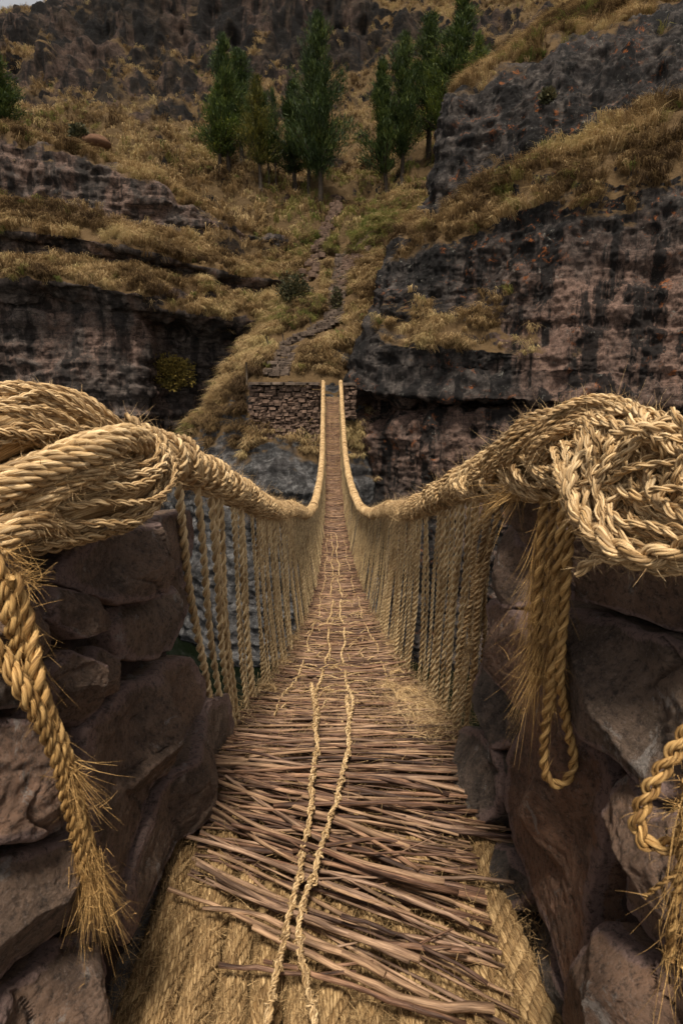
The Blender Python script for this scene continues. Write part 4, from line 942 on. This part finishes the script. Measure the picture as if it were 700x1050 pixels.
RS = [([(512, 503), (540, 490), (600, 500), (590, 560), (556, 580), (528, 535), (514, 540)], .45, .0),
      ([(517, 549), (526, 532), (549, 567), (550, 622), (536, 628), (518, 617), (514, 585)], .45, .03),
      ([(498, 621), (511, 608), (546, 629), (553, 665), (549, 700), (540, 731), (527, 700), (505, 660)], .8, .04),
      ([(504, 663), (526, 702), (540, 736), (536, 768), (520, 772), (496, 738), (484, 706), (490, 680)], .1, .02),
      ([(471, 768), (485, 745), (505, 747), (524, 775), (527, 820), (516, 856), (500, 850), (476, 808)], .12, .07),
      ([(529, 772), (545, 737), (552, 700), (582, 700), (622, 746), (641, 800), (636, 880), (621, 930), (616, 1000), (599, 1030), (577, 962), (552, 912), (536, 862), (526, 822)], .95, .04),
      ([(518, 860), (535, 868), (553, 915), (542, 938), (526, 892)], .0, .05),
      ([(585, 614), (612, 619), (700, 656), (780, 690), (780, 800), (702, 830), (666, 780), (622, 741), (590, 690)], .25, .06),
      ([(560, 545), (600, 535), (700, 520), (780, 520), (780, 684), (700, 650), (612, 613), (585, 606), (572, 590)], .7, .01),
      ([(664, 785), (702, 836), (780, 808), (780, 1000), (702, 1000), (660, 960), (638, 930), (641, 870), (650, 820)], .6, .03),
      ([(638, 938), (702, 1008), (780, 1008), (780, 1120), (620, 1110), (606, 1036), (622, 1000)], .7, .06),
      ([(552, 922), (560, 950), (596, 1034), (600, 1090), (560, 1060), (538, 960)], .02, .0),
      ([(584, 616), (588, 690), (618, 742), (582, 698), (556, 690), (553, 640), (562, 600)], .85, .0)]
for k, (p, tn, pr) in enumerate(RS): stone(p, 1, .42, wr, tn, pr, .010, seed=k + 31)
for side, par in ((-1, wl), (1, wr)):   # rubble core behind the faces
    V = []
    for i, y_ in enumerate(np.linspace(-.6, 1.92, 40)):
        for j, z_ in enumerate(np.linspace(-.5, 1.0, 30)):
            V.append((side * (.60 + .05 * z_), y_, z_))
    for i, y_ in enumerate(np.linspace(-.6, 1.92, 40)): V.append((side * 1.5, y_, 1.02))
    V = np.array(V); V[:1200] += (np.stack([fbm(V[:1200] * 9, 3), fbm(V[:1200] * 9 + 5, 3), fbm(V[:1200] * 9 + 9, 3)], 1)) * .025
    top = np.array([[29 + 30 * i, 1200 + i, 1200 + i + 1, 29 + 30 * (i + 1)] for i in range(39)])
    endq = np.array([[1200 + 39, 30 * 39 + 29, 30 * 39, 30 * 39]])[:, :3]
    mb = MB(); mb.add(V, [grid_faces(40, 30), top, endq]); mb.build('rubble_core', M_mortar, par)
V = np.array([(-.66 + .17 * i / 16, y_, -.075 + .07 * (1 - i / 16)) for y_ in np.linspace(.6, 2.15, 110) for i in range(17)]); V[:, 2] += .016 * fbm(V * 26, 4) + .012 * (ridged(V * 18, 3) - .3); V[:, 0] += .02 * fbm(V * 8, 2)
mb = MB(); mb.add(V, [grid_faces(110, 17)]); mb.build('mortar_ledge', M_ground, wl)
# ------------------------------------------------------------------ rope coils on the walls
def A(*l): return [at(*p) for p in l]
cl = thing('rope_coil', 'big coil of straw rope heaped on the left stone wall, with one smooth loop', 'rope coil')
mb = MB()
bundle(mb, A((-70, 478, 1.12), (-20, 450, 1.15), (30, 433, 1.22), (75, 436, 1.30), (108, 452, 1.38), (122, 482, 1.42)), (.082, .082, .076, .066, .05, .035), .0082, .8, jitter=1.0, extra=.9, wander=.35)
for k in range(26):      # cords lying loosely across the heap
    a = rng.random(); c = at(-30 + 150 * a, 440 - 42 * math.sin(1.2 + 2.0 * a) + 30 * rng.random(), 1.14 + .20 * a); d = norm(at(110, 445, 1.38) - at(-30, 450, 1.15)); t = np.linspace(-1, 1, 14)[:, None]; ln = .06 + .09 * rng.random(); up = np.array([0, -.5, 1]) 
    P = c + d * t * ln + up * (-.05 * t * t + .012 * rng.normal() * t) - up * .012; rope(mb, P, .0065 * (.8 + .5 * rng.random()), 2, .04, 5, 8, yarns=3, ypitch=.03)
fuzz(mb, 3800, (.006, .030), .0012, curl=.7); mb.build('coiled_cord', M_straw, cl)
mb = MB()
bundle(mb, A((-60, 492, 1.3), (20, 458, 1.36), (70, 450, 1.42), (110, 462, 1.5)), (.09, .08, .065, .045), .008, .3, jitter=1.2, wander=.4)
fuzz(mb, 1600, (.01, .05), .0012, curl=.6); mb.build('coiled_cord', M_straw, cl)
mb = MB()
bundle(mb, A((-10, 552, 1.10), (40, 530, 1.13), (85, 515, 1.18), (122, 505, 1.25), (146, 487, 1.32), (146, 466, 1.38), (122, 457, 1.42), (88, 464, 1.42)), (.05, .062, .070, .070, .060, .046, .040, .035), .0098, .35, jitter=.5, extra=.92, wander=.13)
fuzz(mb, 3800, (.006, .030), .0012, curl=.7); mb.build('coiled_cord', M_straw, cl)
for pl, R0, R1 in ((A((-60, 530, .98), (-10, 505, 1.0), (35, 484, 1.05), (75, 467, 1.1), (108, 455, 1.17), (135, 450, 1.28), (158, 463, 1.42), (172, 478, 1.6)), .038, .031),
                   (A((-60, 592, .93), (-15, 562, .95), (20, 541, 1.0), (46, 536, 1.06), (76, 548, 1.14)), .037, .022),
                   (A((20, 528, 1.04), (56, 503, 1.07), (90, 486, 1.12), (118, 473, 1.18)), .026, .019)):
    mb = MB(); P = smooth_path(pl, step=.01); rope(mb, P, np.linspace(R0, R1, 12) * (1 + .05 * np.sin(np.arange(12) * 1.9)), 6, .15, 5, 16, yarns=3, ypitch=.06)
    fuzz(mb, 3000, (.008, .035), .0011); mb.build('thick_rope', M_straw, cl)
cr_ = thing('rope_coil', 'thick knotted mass of straw cords heaped on the right stone wall', 'rope coil')
mb = MB()
bundle(mb, A((478, 501, 2.0), (500, 497, 1.78), (525, 491, 1.55), (560, 486, 1.36), (600, 482, 1.22), (650, 490, 1.08), (710, 505, .95), (780, 525, .85)), (.034, .040, .044, .048, .055, .066, .072, .075), .0085, 1.3, jitter=1.0, wander=.35)
fuzz(mb, 4000, (.006, .032), .0012, curl=.7); mb.build('coiled_cord', M_straw, cr_)
for px, py, t0, R0, rr in ((539, 474, 1.46, .022, .052), (567, 459, 1.36, .026, .060), (606, 455, 1.24, .030, .064), (514, 489, 1.64, .018, .040)):
    c = at(px, py, t0); ax = norm(at(640, 470, 1.1) - at(520, 476, 1.55)); u = norm(np.cross(ax, [0, 0, 1.0])); v_ = np.cross(u, ax)
    t = np.linspace(-1.9, 2.4, 9)
    P = [c + (np.sin(a) * u + np.cos(a) * v_) * rr + ax * (-.055 * a) for a in t]
    mb = MB(); bundle(mb, P, (R0 * .6, R0, R0 * 1.05, R0 * 1.1, R0, R0, R0, R0 * .5), .0062, .5, jitter=.9, extra=1.15, wander=.25); fuzz(mb, 1800, (.01, .05), .0011); mb.build('coiled_cord', M_straw, cr_)
mb = MB()
bundle(mb, A((625, 462, 1.10), (604, 496, 1.05), (620, 534, 1.0), (662, 552, .93), (720, 545, .86), (780, 520, .8)), (.034, .038, .040, .044, .045, .045), .0095, 1.4, jitter=1.1, wander=.4)
bundle(mb, A((612, 448, 1.12), (636, 486, 1.03), (676, 512, .95), (724, 520, .87), (790, 518, .78)), (.034, .038, .042, .044, .045), .0095, 1.2, jitter=1.1, wander=.4)
bundle(mb, A((606, 440, 1.14), (650, 440, 1.05), (690, 456, .97), (730, 476, .9), (790, 492, .8)), (.03, .034, .04, .04, .04), .0095, 1.2, jitter=1.1, wander=.4)
for k in range(22):
    a = rng.random(); c = at(600 + 110 * a, 440 + 90 * rng.random(), 1.07 - .2 * a); d = norm(np.array([rng.normal(), .3 * rng.normal(), 1.0 * rng.normal()])); t = np.linspace(-1, 1, 12)[:, None]; up = norm(np.array([-.5, -.8, .4]))
    rope(mb, c + d * t * .07 + up * (.02 - .045 * t * t), .0085 * (.8 + .4 * rng.random()), 2, .05, 5, 8, yarns=3, ypitch=.035)
fuzz(mb, 4500, (.006, .032), .0012, curl=.7); mb.build('coiled_cord', M_straw, cr_)
mb = MB(); rope(mb, smooth_path(A((574, 478, 1.2), (584, 505, 1.06), (602, 538, .98), (634, 564, .91), (668, 570, .87), (715, 558, .82), (780, 540, .76)), step=.01), .0195, 2, .10, 6, 12, yarns=5, ypitch=.05)
rope(mb, smooth_path(A((592, 588, 1.0), (612, 572, .97), (650, 578, .92), (690, 585, .88), (740, 563, .82)), step=.01), .012, 2, .07, 7, 10, yarns=3, ypitch=.04)
fuzz(mb, 1600, (.01, .04), .0011); mb.build('thick_rope', M_straw, cr_)
mb = MB()
for k in range(16):
    c = at(632 + 34 * rng.random(), 430 + 10 * rng.random(), 1.15); t = np.linspace(0, 4.5, 22); ax = norm(rng.normal(size=3)); bx = norm(np.cross(ax, rng.normal(size=3)))
    rope(mb, c + (np.cos(t)[:, None] * ax + np.sin(t)[:, None] * bx) * np.array([.04, .04, .018]), .006, 2, .035, 5, 7)
fuzz(mb, 900, (.02, .06), .0014, curl=.8); mb.build('coiled_cord', M_straw, cr_)
# ------------------------------------------------------------------ hanging rope ends
def fray(mb, P, n, L, spread=.35, d0=(0, 0, -1.0), width=.0014):
    P = np.asarray(P); k = rng.integers(0, len(P), n)
    ribbons(mb, P[k] + rng.normal(size=(n, 3)) * .007, norm(np.array(d0) + spread * rng.normal(size=(n, 3))), L * (.4 + .9 * rng.random(n)), width, .25, 4, .1)
def dl(*l): return smooth_path([at_d(*p) for p in l], step=.01)
mb = MB()
p1_ = dl((-15, 560, 0.920), (5, 610, 0.940), (28, 680, 0.990), (52, 740, 0.995), (70, 790, 1.035), (84, 845, 1.085), (100, 905, 1.145))
rope(mb, p1_, np.linspace(.020, .014, 9), 3, .085, 7, 10, yarns=3, ypitch=.05)
p2_ = dl((-30, 640, 0.900), (0, 672, 0.930), (22, 705, 0.935), (45, 745, 0.975), (62, 790, 1.015), (76, 850, 1.075), (92, 915, 1.125))
rope(mb, p2_, np.linspace(.017, .012, 9), 3, .08, 7, 10, yarns=3, ypitch=.05)
p3_ = dl((12, 590, 0.930), (30, 640, 0.970), (40, 700, 0.965), (58, 755, 1.005), (74, 800, 1.045)); rope(mb, p3_, .013, 2, .065, 7, 10)
fray(mb, p1_[-12:], 300, .13, .22, (.10, .05, -1)); fray(mb, p2_[-12:], 260, .12, .2, (.05, .05, -1)); fray(mb, p3_[-8:], 120, .09, .25, (.4, .1, -.9))
fray(mb, dl((0, 565, .95), (25, 600, .97)), 150, .04, .5, (.8, 0, -.2)); fray(mb, dl((18, 620, .98), (35, 690, 1.02)), 60, .10, .18, (.2, .1, -1))
fuzz(mb, 1200, (.01, .045), .0011)
tag(mb.build('frayed_rope', M_straw_orange), 'orange straw rope hanging down the left wall, ending in a frayed tassel', 'rope')
mb = MB()
for pl, r in (([(560, 492, 1.35), (556, 540, 1.33), (553, 590, 1.33), (550, 640, 1.35), (553, 690, 1.35)], .013), ([(580, 500, 1.23), (574, 560, 1.25), (570, 620, 1.28), (567, 680, 1.28), (563, 730, 1.31)], .014),
              ([(590, 505, 1.18), (582, 570, 1.22), (578, 630, 1.25), (574, 690, 1.26), (580, 740, 1.29), (588, 780, 1.31), (578, 803, 1.32), (562, 800, 1.33), (557, 775, 1.32), (560, 735, 1.30), (566, 690, 1.28)], .0115),
              ([(572, 495, 1.29), (564, 560, 1.29), (561, 620, 1.31), (556, 660, 1.30)], .011)):
    P = dl(*pl); rope(mb, P, r, 2, r * 5.5, 7, 10)
fray(mb, dl((556, 520, 1.33), (550, 600, 1.34), (550, 690, 1.35)), 420, .16, .12, (-.05, .05, -1)); fray(mb, dl((572, 560, 1.26), (566, 690, 1.29)), 380, .14, .15)
fray(mb, dl((553, 640, 1.35), (556, 690, 1.33)), 160, .12, .3, (-.3, 0, -1))
fray(mb, dl((530, 505, 1.48), (540, 490, 1.43)), 160, .12, .35, (-.6, .3, -.5))
fuzz(mb, 700, (.01, .05), .0012)
tag(mb.build('frayed_rope', M_straw_orange), 'frayed straw cords hanging from the right coil with a loop at the bottom', 'rope')
mb = MB(); P = dl((735, 700, .78), (702, 755, .79), (672, 800, .80), (655, 835, .81), (658, 862, .81), (685, 868, .80), (705, 850, .79), (712, 800, .78)); rope(mb, P, .0125, 2, .06, 8, 11, yarns=3, ypitch=.03)
fray(mb, P[(P[:, 2] < .98)][-30:-18] if len(P) > 40 else P[-5:], 60, .04, .4, (-.8, 0, -.4))
for pl in ([(703, 800, .74), (698, 880, .77), (690, 940, .80), (686, 985, .82)], [(712, 840, .74), (706, 920, .78), (700, 990, .82)]): P = dl(*pl); rope(mb, P, .007, 2, .045, 6, 9); fray(mb, P, 60, .10, .12)
P = dl((700, 890, .77), (680, 905, .78), (660, 920, .80)); rope(mb, P, .004, 2, .03, 5, 7)
fuzz(mb, 350, (.01, .04), .001)
tag(mb.build('frayed_rope', M_straw_orange), 'twisted straw cord looping in from the right edge in front of the wall', 'rope')
